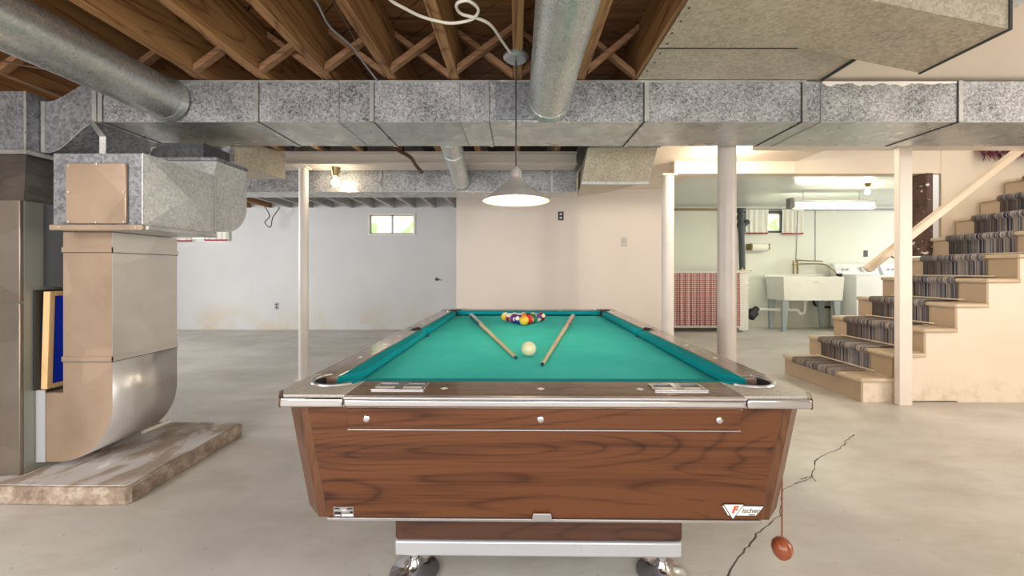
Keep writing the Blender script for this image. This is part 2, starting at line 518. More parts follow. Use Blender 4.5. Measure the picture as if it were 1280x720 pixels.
def text(body, size, mat, parent, mw, name='lettering', depth=0.0004, italic=0.0, bold=0.0):
    c = bpy.data.curves.new('t', 'FONT')
    c.body, c.size, c.extrude, c.align_x, c.align_y = body, size, depth, 'CENTER', 'CENTER'
    c.offset = bold
    c.shear = italic
    o = bpy.data.objects.new('t', c)
    COL.objects.link(o)
    bpy.context.view_layer.update()
    dg = bpy.context.evaluated_depsgraph_get()
    me = bpy.data.meshes.new_from_object(o.evaluated_get(dg))
    bpy.data.objects.remove(o)
    bpy.data.curves.remove(c)
    me.transform(mw)
    me.materials.clear(); me.materials.append(M[mat])
    q = bpy.data.objects.new(name, me)
    COL.objects.link(q)
    q.parent = parent
    return q


# ================================================================== SETTING
CEIL = 2.16
# floor with its cracks
fl = struct(MB().box(-6.6, 8.4, -2.4, 7.9, -0.1, 0).build('floor', 'floor'))


def crack(pix, wd=0.004):
    mb = MB()
    pts = []
    for i in range(len(pix) - 1):
        a, b = Vector(pix[i]), Vector(pix[i + 1])
        for j in range(6):
            q = a.lerp(b, j / 6)
            pts.append(q + Vector((random.uniform(-2.2, 2.2), random.uniform(-1.2, 1.2))))
    g = []
    for q in pts:
        d = CAMZ * F / (q.y - HY)
        g.append(Vector((X(q.x, d), d, 0.0006)))
    for a, b in zip(g, g[1:]):
        t = (b - a).normalized(); s = Vector((-t.y, t.x, 0)) * wd * random.uniform(0.25, 0.7)
        e = t * 0.002
        mb.box(0, 0, 0, 0, 0, 0) if False else mb.add([a - s - e, a + s - e, b + s + e, b - s + e], [(0, 1, 2, 3)])
    return mb.build('crack', 'crack', fl)


crack([(900, 735), (930, 690), (946, 668), (975, 645), (978, 612), (1012, 598), (1022, 572), (1050, 562), (1058, 550), (1072, 542)], 0.005)
crack([(1000, 600), (1014, 594), (1020, 602)], 0.004)

struct(MB().box(-6.6, 8.4, -2.5, -2.4, 0, 3.4).build('wall_rear', 'grey_wall'))
struct(MB().box(-6.7, -6.6, -2.5, 7.4, 0, 2.5).build('wall_left', 'grey_wall'))
struct(MB().box(8.3, 8.4, -2.4, 7.9, 0, 3.4).build('wall_right', 'cream_wall'))


def wall_with_holes(name, x0, x1, y0, y1, z0, z1, holes, mat):
    mb = MB()
    xs = x0
    for (a, b, c, d) in sorted(holes):
        mb.box(xs, a, y0, y1, z0, z1)
        mb.box(a, b, y0, y1, z0, c)
        mb.box(a, b, y0, y1, d, z1)
        xs = b
    mb.box(xs, x1, y0, y1, z0, z1)
    return struct(mb.build(name, mat))


def window(n, x0, x1, y, z0, z1, mull=1, frame='white_paint'):
    """framed pane set in the wall's opening"""
    wd = 0.03
    f = MB()
    f.box(x0, x1, y - 0.012, y + 0.08, z1 - wd, z1).box(x0, x1, y - 0.012, y + 0.08, z0, z0 + wd)
    f.box(x0, x0 + wd, y - 0.012, y + 0.08, z0 + wd, z1 - wd).box(x1 - wd, x1, y - 0.012, y + 0.08, z0 + wd, z1 - wd)
    o = struct(f.build('window_%d' % n, frame))
    xs = [x0 + wd + (x1 - x0 - 2 * wd) * i / (mull + 1) for i in range(mull + 2)]
    for a, b in zip(xs, xs[1:]):
        MB().box(a + 0.008, b - 0.008, y + 0.052, y + 0.06, z0 + wd + 0.008, z1 - wd - 0.008).build('pane', 'pane', o)
        s = MB()
        zz0, zz1 = z0 + wd, z1 - wd
        s.box(a, b, y + 0.03, y + 0.07, zz1 - 0.02, zz1).box(a, b, y + 0.03, y + 0.07, zz0, zz0 + 0.015)
        s.box(a, a + 0.015, y + 0.03, y + 0.07, zz0, zz1).box(b - 0.015, b, y + 0.03, y + 0.07, zz0, zz1)
        s.build('sash', 'dial', o)
    return o


BW = 7.24
wx0, wx1, wz0, wz1 = X(460, BW), X(519.5, BW), Z(294, BW), Z(266.5, BW)
lx0, lx1, lz0, lz1 = X(221, BW), X(288, BW), Z(302, BW), Z(268, BW)
wall_with_holes('wall_back', -6.6, -0.83, BW, BW + 0.2, 0, 2.5, [(wx0, wx1, wz0, wz1), (lx0, lx1, lz0, lz1)], 'grey_wall')
window(1, wx0, wx1, BW, wz0, wz1, 1)
window(2, lx0, lx1, BW, lz0, lz1, 1)
PW = 5.6
struct(MB().box(-0.83, 2.07, PW, PW + 0.12, 0, 2.5).build('wall_middle', 'pink_wall'))
struct(MB().box(-0.83, -0.71, PW + 0.12, BW + 0.2, 0, 2.5).build('wall_middle_return', 'pink_wall'))
struct(MB().box(1.95, 2.07, PW + 0.12, 7.5, 0, 2.4).build('wall_laundry_left', 'laundry_wall'))
LW = 7.5
qx0, qx1, qz0, qz1 = X(957, LW), X(979, LW), Z(291, LW), Z(264, LW)
wall_with_holes('wall_laundry_back', 2.07, 8.3, LW, LW + 0.2, 0, 2.4, [(qx0, qx1, qz0, qz1)], 'laundry_wall')
window(3, qx0, qx1, LW, qz0, qz1, 0, 'iron')

# the open joist ceiling: joists, cross bridging and diagonal subfloor boards are its pieces
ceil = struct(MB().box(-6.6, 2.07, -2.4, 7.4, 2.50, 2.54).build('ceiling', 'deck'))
JW, JH = 0.052, 0.27
joists = [0.005 + 0.365 * i for i in range(-17, 3)]
for jx in joists:
    y1 = BW if jx < -0.85 else PW
    if jx > 0.6: jx = 0.705
    MB().box(jx - JW / 2, jx + JW / 2, -2.38, 3.80, CEIL, CEIL + JH).build('joist', 'joist', ceil, 0.004)
    MB().box(jx - JW / 2, jx + JW / 2, 4.05, y1, CEIL, CEIL + JH).build('joist', 'joist_grey' if jx > -4.2 else 'joist', ceil, 0.004)
for a, b in zip(joists, joists[1:]):
    if a < -3.4: continue
    if b > 0.6: b = 0.705
    for yy in (2.26, 5.4):
        if yy > 5 and a < -2.6: continue
        for s in (0, 1):
            xa, xb = (a + JW / 2 + 0.002, b - JW / 2 - 0.002)
            za, zb = (CEIL + 0.012, CEIL + JH - 0.03) if s == 0 else (CEIL + JH - 0.03, CEIL + 0.012)
            y0 = yy + 0.05 * s + random.uniform(-0.02, 0.02)
            hw = 0.019
            MB().hexa([(xa, y0, za - hw), (xa, y0 + 0.045, za - hw), (xa, y0 + 0.045, za + hw), (xa, y0, za + hw)],
                      [(xb, y0, zb - hw), (xb, y0 + 0.045, zb - hw), (xb, y0 + 0.045, zb + hw), (xb, y0, zb + hw)]).build('bridging_strut', 'brace', ceil, 0.003)
# diagonal boards
bw = 0.15
c45 = math.sqrt(0.5)
for i in range(46):
    off = -3.0 + i * bw
    # boards run along (1,-1); offset along (1,1); clipped to a band by their length
    cpos = Vector((c45, c45)) * off
    t0, t1 = -9.0, 9.0
    # clip x in [-3.6,0.72], y in [0.3,4.0]
    lo, hi = t0, t1
    # x = cx + t*c45 ; y = cy - t*c45
    lo = max(lo, (-3.7 - cpos.x) / c45); hi = min(hi, (0.72 - cpos.x) / c45)
    lo = max(lo, (cpos.y - 4.1) / c45); hi = min(hi, (cpos.y - 0.2) / c45)
    if hi - lo < 0.2: continue
    dz = random.uniform(0, 0.004)
    h = bw / 2 - 0.004
    corners = []
    for t, s in ((lo, -h), (hi, -h), (hi, h), (lo, h)):
        corners.append((cpos.x + t * c45 + s * c45, cpos.y - t * c45 + s * c45))
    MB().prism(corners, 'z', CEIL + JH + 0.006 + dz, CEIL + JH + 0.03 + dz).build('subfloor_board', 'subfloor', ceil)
# drywalled part of the ceiling
dw = struct(MB().box(0.735, 2.875, -2.4, 4.19, CEIL + 0.012, CEIL + 0.03)
            .box(2.875, 8.3, -2.4, 3.164, CEIL + 0.012, CEIL + 0.03)
            .box(0.735, 2.07, 4.19, PW, CEIL + 0.012, CEIL + 0.03).build('ceiling_drywall', 'drywall'))
struct(MB().box(2.07, 8.3, 4.33, LW, 2.22, 2.24).build('ceiling_laundry', 'laundry_ceiling'))
struct(MB().box(2.875, 8.3, 3.2, 4.4, 3.38, 3.4).build('ceiling_stairwell', 'drywall'))

SW = 4.19      # plane of the laundry opening and of the stairwell's far wall
LH = 2.046
struct(MB().box(1.62, 2.86, SW, SW + 0.14, LH, CEIL + 0.01).build('trim_1', 'drywall'))
struct(MB().box(2.862, 4.36, SW + 0.005, SW + 0.14, LH, 3.38).box(4.36, 8.3, SW, SW + 0.14, 0, 3.38).build('wall_stairwell', 'tan_wall'))
struct(MB().box(X(1158, SW - 0.03), X(1165.5, SW - 0.03), SW - 0.035, SW + 0.14, 1.2, 2.042).build('trim_2', 'jamb'))
struct(MB().box(X(1166, SW - 0.02), X(1173.5, SW - 0.02), SW - 0.02, SW - 0.002, 1.2, 2.03).build('trim_3', 'white_paint'))
# header along the stair opening
struct(MB().box(1.90, 8.3, 3.165, 3.295, 2.016, CEIL + 0.01).build('trim_4', 'post_paint', bevel=0.004))

# ================================================================== STAIRS
RX, TR, RISE, NS = 2.74, 0.25, 0.197, 10
SN, SFAR = 3.25, 4.17
st = thing('staircase', (RX, SN, 0), 'beige painted wooden staircase climbing to the right behind the square post', 'stairs')
runner = MB()
for i in range(NS):
    x0 = RX + TR * i
    zt = RISE * (i + 1)
    zb = RISE * i
    MB().box(x0, x0 + 0.018, SN, SFAR, zb + (0.001 if i == 0 else 0), zt - 0.036).build('riser', 'stair_paint', st)
    MB().box(x0 - 0.028, x0 + TR - 0.001, SN - 0.03, SFAR, zt - 0.035, zt).build('tread', 'tread_paint', st, 0.012, seg=3)
# wall under the stairs, stepped along the treads
poly = [(RX + 0.019, 0)]
for i in range(NS):
    xa = RX + 0.019 + TR * i
    zt = RISE * (i + 1) - 0.037
    poly.append((xa, zt)); poly.append((xa + TR, zt))
poly.append((RX + 0.019 + TR * NS, 0))
poly = [p for p in poly if True]
# build from one box per step so the outline stays clean
sw = MB()
for i in range(NS):
    xa = RX + 0.019 + TR * i
    xb = xa + TR if i < NS - 1 else 8.3
    sw.box(xa, xb, SN, SN + 0.05, 0 if i < 1 or i > 2 else 0.012, RISE * (i + 1) - 0.037)
struct(sw.build('wall_stair_side', 'stair_side'))
# striped runner on treads and risers
C0, C1 = 3.455, 3.995
prof = []
for i in range(NS):
    x0 = RX + TR * i
    zt = RISE * (i + 1)
    if i > 0:
        prof += [(x0 - 0.005, RISE * i + 0.006), (x0 - 0.006, zt - 0.05)]
    else:
        prof += [(x0 - 0.034, zt - 0.045)]
    prof += [(x0 - 0.036, zt - 0.036), (x0 - 0.040, zt - 0.016), (x0 - 0.033, zt + 0.001), (x0 - 0.018, zt + 0.006)]
    prof += [(x0 + TR - 0.012, zt + 0.006)]
mb = MB()
vs, fs = [], []
nY = 1
for (a, b) in prof:
    vs += [(a, C0, b), (a, C1, b)]
for i in range(len(prof) - 1):
    fs.append((2 * i, 2 * i + 1, 2 * i + 3, 2 * i + 2))
mb.add(vs, fs)
rt = thing('stair_runner', (RX - 0.03, C0, RISE), 'striped grey, navy and beige carpet runner laid down the middle of the stairs', 'carpet')
ro = mb.build('carpet', 'runner', rt)
so = ro.modifiers.new('thick', 'SOLIDIFY'); so.thickness = 0.005; so.offset = 1
for i in range(NS - 1):
    xb = RX + TR * (i + 1)
    MB().tube([(xb - 0.013, C0 - 0.06, RISE * (i + 1) + 0.017), (xb - 0.013, C1 + 0.06, RISE * (i + 1) + 0.017)], 0.006, 8).build('stair_rod', 'handrail', rt)

single(MB().box(2.97, 3.07, 3.165, 3.213, 0, 2.015).build('newel_post', 'post_paint', bevel=0.004),
       'square cream wooden post rising from the floor to the header beside the bottom stairs', 'post')
hr = thing('handrail', (2.9, 3.34, 1.07), 'cream square wooden handrail sloping up beside the stairs behind the post', 'handrail')
a = Vector((2.86, 3.335, 1.055)); b = Vector((4.16, 3.335, 2.075))
dv = (b - a).normalized(); up = Vector((0, 1, 0)).cross(dv) * -1; up = dv.cross(Vector((0, 1, 0))) * -1
hh, hw = 0.030, 0.024
qa = [a + up * sz * hh + Vector((0, sy * hw, 0)) for sy, sz in ((-1, -1), (1, -1), (1, 1), (-1, 1))]
qb = [b + up * sz * hh + Vector((0, sy * hw, 0)) for sy, sz in ((-1, -1), (1, -1), (1, 1), (-1, 1))]
MB().hexa(qa, qb).build('rail', 'handrail', hr, 0.01, seg=3)
mid = a + dv * 0.24
MB().tube([mid - Vector((0, 0, 0.03)), mid + Vector((0, -0.03, -0.05)), (mid.x, 3.214, mid.z - 0.05)], 0.007, 8).lathe([(0.001, 0), (0.022, 0), (0.022, 0.006), (0.001, 0.006)], (mid.x, 3.215, mid.z - 0.05), 12, 'y').build('bracket', 'brass', hr)

# shaggy hanging on the stairwell wall
mb = MB()
for i in range(420):
    px = random.uniform(4.70, 5.6)
    top = random.uniform(2.25, 2.55)
    ln = random.uniform(0.05, 0.13)
    ang = random.uniform(-0.7, 0.7)
    p = Vector((px, SW - random.uniform(0.005, 0.05), top))
    q = p + Vector((math.sin(ang) * ln, -random.uniform(0, 0.03), -math.cos(ang) * ln))
    mb.tube([p, (p + q) / 2 + Vector((0, -0.01, 0)), q], [0.007, 0.006, 0.001], 4)
k = NT('shaggy_yarn')
c = k.ramp(k.noise(45), [(0.35, (0.02, 0.02, 0.05)), (0.45, (0.25, 0.03, 0.03)), (0.55, (0.06, 0.05, 0.09)), (0.62, (0.50, 0.20, 0.08))], 'CONSTANT')
M['shag'] = k.out(c, 0.9)
single(mb.build('shaggy_hanging', 'shag'), 'shaggy dark red, navy and orange yarn hanging at the top of the stairwell wall', 'wall hanging')

# ================================================================== COLUMNS AND BEAM
def column(px, d, r, zt, mat, label):
    x = X(px, d)
    t = thing('support_column', (x, d, 0), label, 'column', 'round steel support columns', world=False)
    MB().lathe([(0.001, 0.012), (r, 0.012), (r, zt - 0.014), (0.001, zt - 0.014)], n=32).build('shaft', mat, t)
    MB().box(-r * 1.35, r * 1.35, -r * 1.35, r * 1.35, 0, 0.012).build('base_plate', mat, t)
    MB().box(-r * 1.2, r * 1.2, -r * 1.2, r * 1.2, zt - 0.014, zt).build('top_plate', mat, t)
    return t


BZ = 2.04
column(379.5, 3.92, 0.044, BZ, 'column_white', 'thin white round column left of the pool table, in front of the grey wall')
column(834.5, 4.262, 0.062, LH, 'column_white', 'white round column at the right end of the pinkish wall')
column(908.5, 2.945, 0.063, CEIL + 0.012, 'column_grey', 'thick greyish round column nearest the right side of the pool table')
bm_ = thing('support_beam', (-0.9, 3.92, BZ), 'long pale painted beam under the joists behind the main duct', 'beam')
x0, x1 = -3.2, 0.56
MB().box(x0, x1, 3.80, 4.04, BZ, BZ + 0.016).build('bottom_flange', 'beam', bm_)
MB().box(x0, x1, 3.84, 4.0, BZ + 0.016, CEIL - 0.002).build('web', 'beam', bm_)
MB().box(x0, x1, 3.801, 4.045, CEIL - 0.018, CEIL - 0.001).build('top_flange', 'beam', bm_)

# ================================================================== MAIN TRUNK DUCT
D1, D2, TZ0, TZ1 = 2.37, 2.83, 1.912, 2.148
tr = thing('trunk_duct', (0, D1, TZ0), 'long rectangular galvanized trunk duct crossing the ceiling from left to right', 'duct')
seam = [X(p, D1) for p in (126, 321, 465, 609, 808, 1005, 1200)] + [3.6]
mats = ['galv_dark', 'galv', 'galv', 'galv', 'galv', 'galv', 'galv']
for i, (a, b) in enumerate(zip(seam, seam[1:])):
    MB().box(a + 0.0015, b - 0.0015, D1, D2, TZ0 + 0.004, TZ1).build('duct_section', 'galv', tr)
    # bottom panel of the section
    MB().box(a + 0.0015, b - 0.0015, D1 + 0.002, D2 - 0.002, TZ0, TZ0 + 0.0038).build('bottom_panel', 'galv_smooth', tr)
for i, s in enumerate(seam[:-1]):
    c = MB()
    c.box(s - 0.012, s + 0.012, D1 - 0.006, D1 - 0.0005, TZ0 - 0.004, TZ1 + 0.004)
    c.box(s - 0.012, s + 0.012, D1 - 0.006, D2, TZ0 - 0.006, TZ0 - 0.0005)
    c.build('seam_cleat', 'galv_smooth', tr)
    if i < 4:
        MB().box(s + 0.0125, s + 0.0155, D1 - 0.003, D1 - 0.0005, TZ0, TZ1).box(s + 0.0125, s + 0.0155, D1 - 0.003, D2, TZ0 - 0.003, TZ0 - 0.0005).build('seam_gap', 'seam_dark', tr)
    if i >= 4:
        g = MB().box(s - 0.019, s - 0.0125, D1 - 0.004, D1 - 0.0005, TZ0 - 0.004, TZ1 + 0.004).box(s - 0.019, s - 0.0125, D1 - 0.004, D2, TZ0 - 0.005, TZ0 - 0.0005)
        g.build('seam_gap', 'seam_dark', tr)
for p in (424, 575, 1026):
    s = X(p, D1)
    MB().box(s - 0.0025, s + 0.0025, D1 - 0.003, D1 - 0.0005, TZ0, TZ1).box(s - 0.0025, s + 0.0025, D1 - 0.003, D2, TZ0 - 0.003, TZ0 - 0.0005).build('hanger_wire', 'conduit', tr)
# folded lip along the top edge
MB().box(seam[0], seam[5], D1 - 0.007, D1 - 0.0005, TZ1 - 0.008, TZ1 + 0.004).build('top_lip', 'galv_smooth', tr)
pts = []
xa_, xb_ = X(1028, D1), X(1196, D1)
for i in range(33):
    pts.append((xa_ + (xb_ - xa_) * i / 32, TZ1 - 0.010 - 0.022 * abs(math.sin(i * 0.9) * math.sin(i * 0.37 + 1)) * (1 if i < 26 else 0.4)))
MB().prism([(xb_, TZ1), (xa_, TZ1)] + pts, 'y', D1 - 0.0016, D1 - 0.0004).build('paint_smear', 'white_paint', tr)
# square take-off collar round the middle pipe
ca, cb = X(620, D1), X(702, D1)
MB().box(ca, cb, D1 - 0.012, D1 - 0.001, TZ0 + 0.012, TZ1 - 0.012).build('takeoff_collar', 'galv_dark', tr, 0.002)


def round_pipe(p0, p1, r, label, bands, end_ring=True, mat='galv_pipe'):
    p0, p1 = Vector(p0), Vector(p1)
    t = thing('round_duct', p1, label, 'duct', 'round galvanized branch ducts')
    n = 12
    MB().tube([p0.lerp(p1, i / n) for i in range(n + 1)], r, 40).build('pipe', mat, t)
    for f in bands:
        c = p0.lerp(p1, f)
        dd = (p1 - p0).normalized()
        MB().tube([c - dd * 0.012, c + dd * 0.012], r + 0.004, 40).build('joint_band', mat, t)
    if end_ring:
        dd = (p1 - p0).normalized()
        MB().tube([p1 - dd * 0.035, p1 - dd * 0.003], [r + 0.002, r + 0.012], 40).build('end_collar', mat, t)
    return t


round_pipe((-2.02, -2.2, 2.04), (-2.02, D1 - 0.009, 2.035), 0.117, 'spotted galvanized round duct at upper left running into the main trunk', [0.55])
round_pipe((0.185, -2.2, 2.045), (0.185, D1 - 0.015, 2.032), 0.117, 'round galvanized duct overhead in the middle, beside the pendant lamp cord', [0.5])
round_pipe((-0.475, D2 + 0.010, 1.985), (-0.555, 4.090, 1.945), 0.080, 'small round duct slanting from behind the trunk to the far duct', [0.25], mat='galv_pipe')

# second trunk further back, under the beam line
s2 = thing('far_trunk_duct', (-1, 4.1, 1.84), 'lower rectangular duct behind the beam, above the grey wall bay', 'duct')
xs = [X(p, 4.1) for p in (240, 375, 476, 690)] + [0.60]
for a, b in zip(xs, xs[1:]):
    MB().box(a + 0.001, b - 0.001, 4.1, 4.41, 1.843, 2.075).build('duct_section', 'galv', s2)
    MB().box(a + 0.001, b - 0.001, 4.102, 4.408, 1.838, 1.8425).build('bottom_panel', 'galv_smooth', s2)
for s in xs[1:-1]:
    MB().box(s - 0.01, s + 0.01, 4.094, 4.0995, 1.835, 2.08).box(s - 0.01, s + 0.01, 4.094, 4.41, 1.833, 1.8375).build('seam_cleat', 'galv_smooth', s2)
# transition boot that ends the far duct
tb = thing('transition_boot', (0.85, 3.4, 1.8), 'mottled brownish sheet metal transition box under the trunk beside the pinkish wall', 'duct')
fa = [P(727, 227, 3.42), P(811, 227, 3.42), P(822, 184.5, 3.30), P(735, 184.5, 3.30)]
bb = [Vector((0.66, 4.40, 1.845)), Vector((1.02, 4.40, 1.90)), Vector((1.10, 4.40, 2.08)), Vector((0.66, 4.40, 2.08))]
MB().hexa(fa, bb).build('box', 'pan_metal', tb)
lip = 0.012
MB().hexa([fa[0] + Vector((0, -0.004, -0.022)), fa[1] + Vector((0, -0.004, -0.022)), fa[1] + Vector((0, -0.004, -0.001)), fa[0] + Vector((0, -0.004, -0.001))],
          [fa[0] + Vector((0, 0.02, -0.022)), fa[1] + Vector((0, 0.02, -0.022)), fa[1] + Vector((0, 0.02, -0.001)), fa[0] + Vector((0, 0.02, -0.001))]).build('bottom_lip', 'galv_bright', tb)
MB().box(0.77, 1.06, 3.40, 4.25, 2.03, CEIL + 0.0118).build('collar', 'galv_dark', tb)
MB().box(0.585, 1.16, 3.285, 3.297, 2.04, 2.062).build('top_cleat', 'galv_smooth', tb)

# panned sheet metal under the joists, upper right
pn = thing('panned_return_duct', (1.2, 2.0, 2.1), 'tan sheet metal pan and wedge nailed under the ceiling at upper right', 'duct')
MB().box(0.70, 1.757, 2.017, D1 - 0.01, CEIL - 0.006, CEIL - 0.001).build('rear_pan', 'pan_metal', pn)
MB().box(0.70, 1.39, -1.2, 2.016, CEIL - 0.010, CEIL - 0.002).build('front_pan', 'pan_metal', pn)
MB().prism([(1.39, CEIL - 0.004), (1.39, CEIL - 0.010), (1.99, 2.025), (1.99, CEIL + 0.010), (1.39, CEIL + 0.010)], 'y', 1.648, 2.015).build('wedge', 'pan_metal', pn)
MB().box(1.985, 1.997, 1.643, 2.018, 2.020, CEIL + 0.008).build('seam_gap', 'seam_dark', pn)
MB().box(1.757, 1.769, 2.02, D1 - 0.01, CEIL - 0.016, CEIL + 0.01).build('seam_gap', 'seam_dark', pn)
MB().box(0.70, 1.39, 2.0165, 2.0235, CEIL - 0.012, CEIL - 0.0065).build('lap_seam', 'seam_dark', pn)
MB().box(2.0, 2.10, 1.646, 2.012, CEIL - 0.004, CEIL + 0.008).build('flange', 'galv_bright', pn)
MB().box(1.40, 2.30, 0.2, 1.646, CEIL + 0.002, CEIL + 0.010).build('front_sheet', 'galv_smooth', pn)
sl_ = (2.025 - (CEIL - 0.010)) / 0.6
def onw(x, y): return Vector((x, y, CEIL - 0.010 + (x - 1.39) * sl_ - 0.001))
MB().tube(smooth_path([onw(1.60 + 0.011 * i + 0.012 * math.sin(i * 1.7), 1.80 + 0.035 * math.sin(i * 1.25) + 0.004 * i) for i in range(14)], 5), 0.0007, 5).build('pencil_scribble', 'conduit', pn)
nl = MB()
for i in range(16):
    yy = 0.9 + i * 0.09
    nl.lathe([(0.001, 0), (0.005, 0.001), (0.006, 0.003)], (0.725 + random.uniform(-0.006, 0.006), yy, CEIL - 0.0135), 8)
nl.build('nail_heads', 'seam_dark', pn)['kind'] = 'stuff'

# ================================================================== FURNACE CORNER
pad = thing('furnace_pad', (-2.4, 2.2, 0), 'raised concrete furnace pad with peeling grey paint on the floor at left', 'pad')
mb = MB()
# slightly broken outline
outl = [(-3.5, 1.825), (-2.6, 1.822), (-2.3, 1.828), (-1.97, 1.82), (-1.75, 1.82), (-1.735, 1.84), (-1.745, 2.05), (-1.738, 2.2), (-1.742, 2.45), (-1.74, 2.585), (-1.79, 2.60), (-3.5, 2.62)]
MB().prism(outl, 'z', 0, 0.080).build('edge', 'pad_edge', pad, 0.006)
MB().prism([(x + (0.012 if x < -3 else -0.010), y + (0.010 if y < 2 else -0.01)) for x, y in outl], 'z', 0.0805, 0.086).build('top', 'pad', pad, 0.003)

fx, fy0, fy1 = -2.33, 1.928, 2.62
fu = thing('furnace', (-2.7, 2.2, 0.086), 'tall bronze enamel furnace cabinet standing on the pad at the left edge', 'furnace')
zs = Z(378, fy0)
MB().box(-3.1, fx, fy0 + 0.002, fy1, 0.088, 1.38).build('cabinet', 'furnace_side', fu)
MB().box(-3.1, fx - 0.002, fy0 - 0.014, fy0 + 0.001, 0.088, zs - 0.003).build('lower_panel', 'furnace', fu, 0.003)
MB().box(-3.1, fx - 0.002, fy0 - 0.014, fy0 + 0.001, zs + 0.003, 1.38).build('upper_panel', 'furnace', fu, 0.003)
# tapered plenum and supply box
A = [Vector((-3.1, fy0, 1.382)), Vector((fx, fy0, 1.382)), Vector((fx, fy1, 1.382)), Vector((-3.1, fy1, 1.382))]
B = [Vector((-3.30, 2.30, 1.70)), Vector((-2.765, 2.30, 1.70)), Vector((-2.765, 2.83, 1.70)), Vector((-3.30, 2.83, 1.70))]
MB().hexa(A, B).build('plenum', 'plenum_metal', fu)
MB().box(-3.32, -2.745, 2.28, 2.85, 1.702, 1.724).build('flange', 'galv_smooth', fu)
MB().box(-3.30, -2.765, 2.30, 2.83, 1.726, 2.06).build('supply_box', 'galv_dark', fu)
MB().box(-2.775, -2.763, 2.296, 2.2995, 1.726, 2.06).build('corner_seam', 'galv_smooth', fu)
# S shaped offset between the supply box and the trunk
of = thing('offset_duct', (-2.6, 2.4, 1.74), 'dark S-curved galvanized offset duct joining the furnace supply box to the trunk', 'duct')
nseg = 20
xa, xb = -2.758, seam[0] - 0.014
top, bot = [], []
for i in range(nseg + 1):
    u = i / nseg
    s = 0.5 - 0.5 * math.cos(math.pi * min(1, max(0, (u - 0.06) / 0.9)))
    x = xa + (xb - xa) * u
    top.append((x, 2.030 + (TZ1 - 2.030) * s))
    sb = 0.5 - 0.5 * math.cos(math.pi * min(1, max(0, (u - 0.12) / 0.88)))
    bot.append((x, 1.735 + (TZ0 - 1.735) * sb))
mb = MB()
for i in range(nseg):
    (x0_, t0_), (x1_, t1_) = top[i], top[i + 1]
    (_, b0_), (_, b1_) = bot[i], bot[i + 1]
vs = []
for (t, b) in zip(top, bot):
    vs += [(t[0], D1, t[1]), (t[0], D1, b[1]), (t[0], 2.82, t[1]), (t[0], 2.82, b[1])]
fs = []
for i in range(nseg):
    o = 4 * i
    fs += [(o, o + 1, o + 5, o + 4), (o + 2, o + 6, o + 7, o + 3), (o, o + 4, o + 6, o + 2), (o + 1, o + 3, o + 7, o + 5)]
fs += [(0, 2, 3, 1), (4 * nseg, 4 * nseg + 1, 4 * nseg + 3, 4 * nseg + 2)]
mb.add(vs, fs)
mb.build('curved_body', 'galv_dark', of)
MB().box(xa - 0.001, xa + 0.022, D1 - 0.006, D1 - 0.0005, 1.735, 2.03).build('collar', 'galv_smooth', of)
MB().box(xb - 0.030, xb - 0.006, D1 - 0.008, D1 - 0.0005, TZ0, TZ1).build('collar', 'galv_smooth', of)
edge = MB().tube([(b[0], D1 - 0.001, b[1]) for b in bot], 0.0018, 6).build('edge_seam', 'galv_smooth', of)

# return air: box behind the trunk, elbow, filter box, drop duct and boot
ra = thing('return_duct', (-2.1, 2.7, 1.75), 'return duct elbow and box passing under the trunk behind the filter box', 'duct')
bx0, bx1 = -2.36, -1.844
MB().prism([(2.632, 1.756), (3.25, 1.776), (3.25, 1.985), (2.86, 1.935), (2.838, 1.852), (2.632, 1.845)], 'x', bx0, bx1).build('box', 'pan_metal', ra)
MB().prism([(bx0, 1.756), (bx1, 1.756), (bx1, 1.846), (bx0 + 0.06, 1.846), (bx0 + 0.02, 1.832), (bx0 + 0.003, 1.80)], 'y', 2.622, 2.6315).build('front_panel', 'shaded_metal', ra)  # front painted near black for the shade it sits in
MB().box(bx1 - 0.05, bx1 + 0.004, 2.618, 2.6215, 1.752, 1.848).box(bx1 + 0.0005, bx1 + 0.004, 2.622, 2.66, 1.752, 1.848).build('seam_cleat', 'galv_dark', ra)
# elbow profile in (y,z)
ex0, ex1 = -2.14, -1.742
prof = [(2.345, 1.60), (2.37, 1.685), (2.625, 1.685), (2.632, 1.56)]
cyz = (2.432, 1.43)
for i in range(9):
    a_ = R(0 - 90 * i / 8)
    prof.append((2.432 + 0.20 * math.cos(a_), 1.455 + 0.175 * math.sin(a_)))
prof.append((2.345, 1.275))
MB().prism(prof, 'x', ex0, ex1).build('elbow', 'galv_bright', ra)
MB().box(ex1 + 0.0005, ex1 + 0.012, 2.340, 2.350, 1.262, 1.60).build('elbow_seam', 'plinth', ra)
MB().box(ex1 + 0.0005, ex1 + 0.008, 2.3505, 2.356, 1.262, 1.60).build('elbow_seam', 'seam_dark', ra)
MB().box(ex0 - 0.006, ex1 + 0.006, 2.362, 2.634, 1.687, 1.705).build('flange', 'galv_dark', ra)
MB().box(ex0 + 0.02, ex1 - 0.10, 2.40, 2.617, 1.706, 1.80).build('throat', 'shaded_metal', ra)  # painted dark as a shaded throat

fb = thing('filter_box', (-1.95, 2.1, 1.236), 'square galvanized filter box with a tan access panel on its front', 'filter box')
fb0, fb1 = X(67, 1.9), X(180, 1.9)
MB().box(fb0, fb1, 1.9, 2.336, 1.262, 1.594).build('front_casing', 'galv_dark', fb)  # duller metal than the side, painting the front as turned from the light
xs_ = fb1
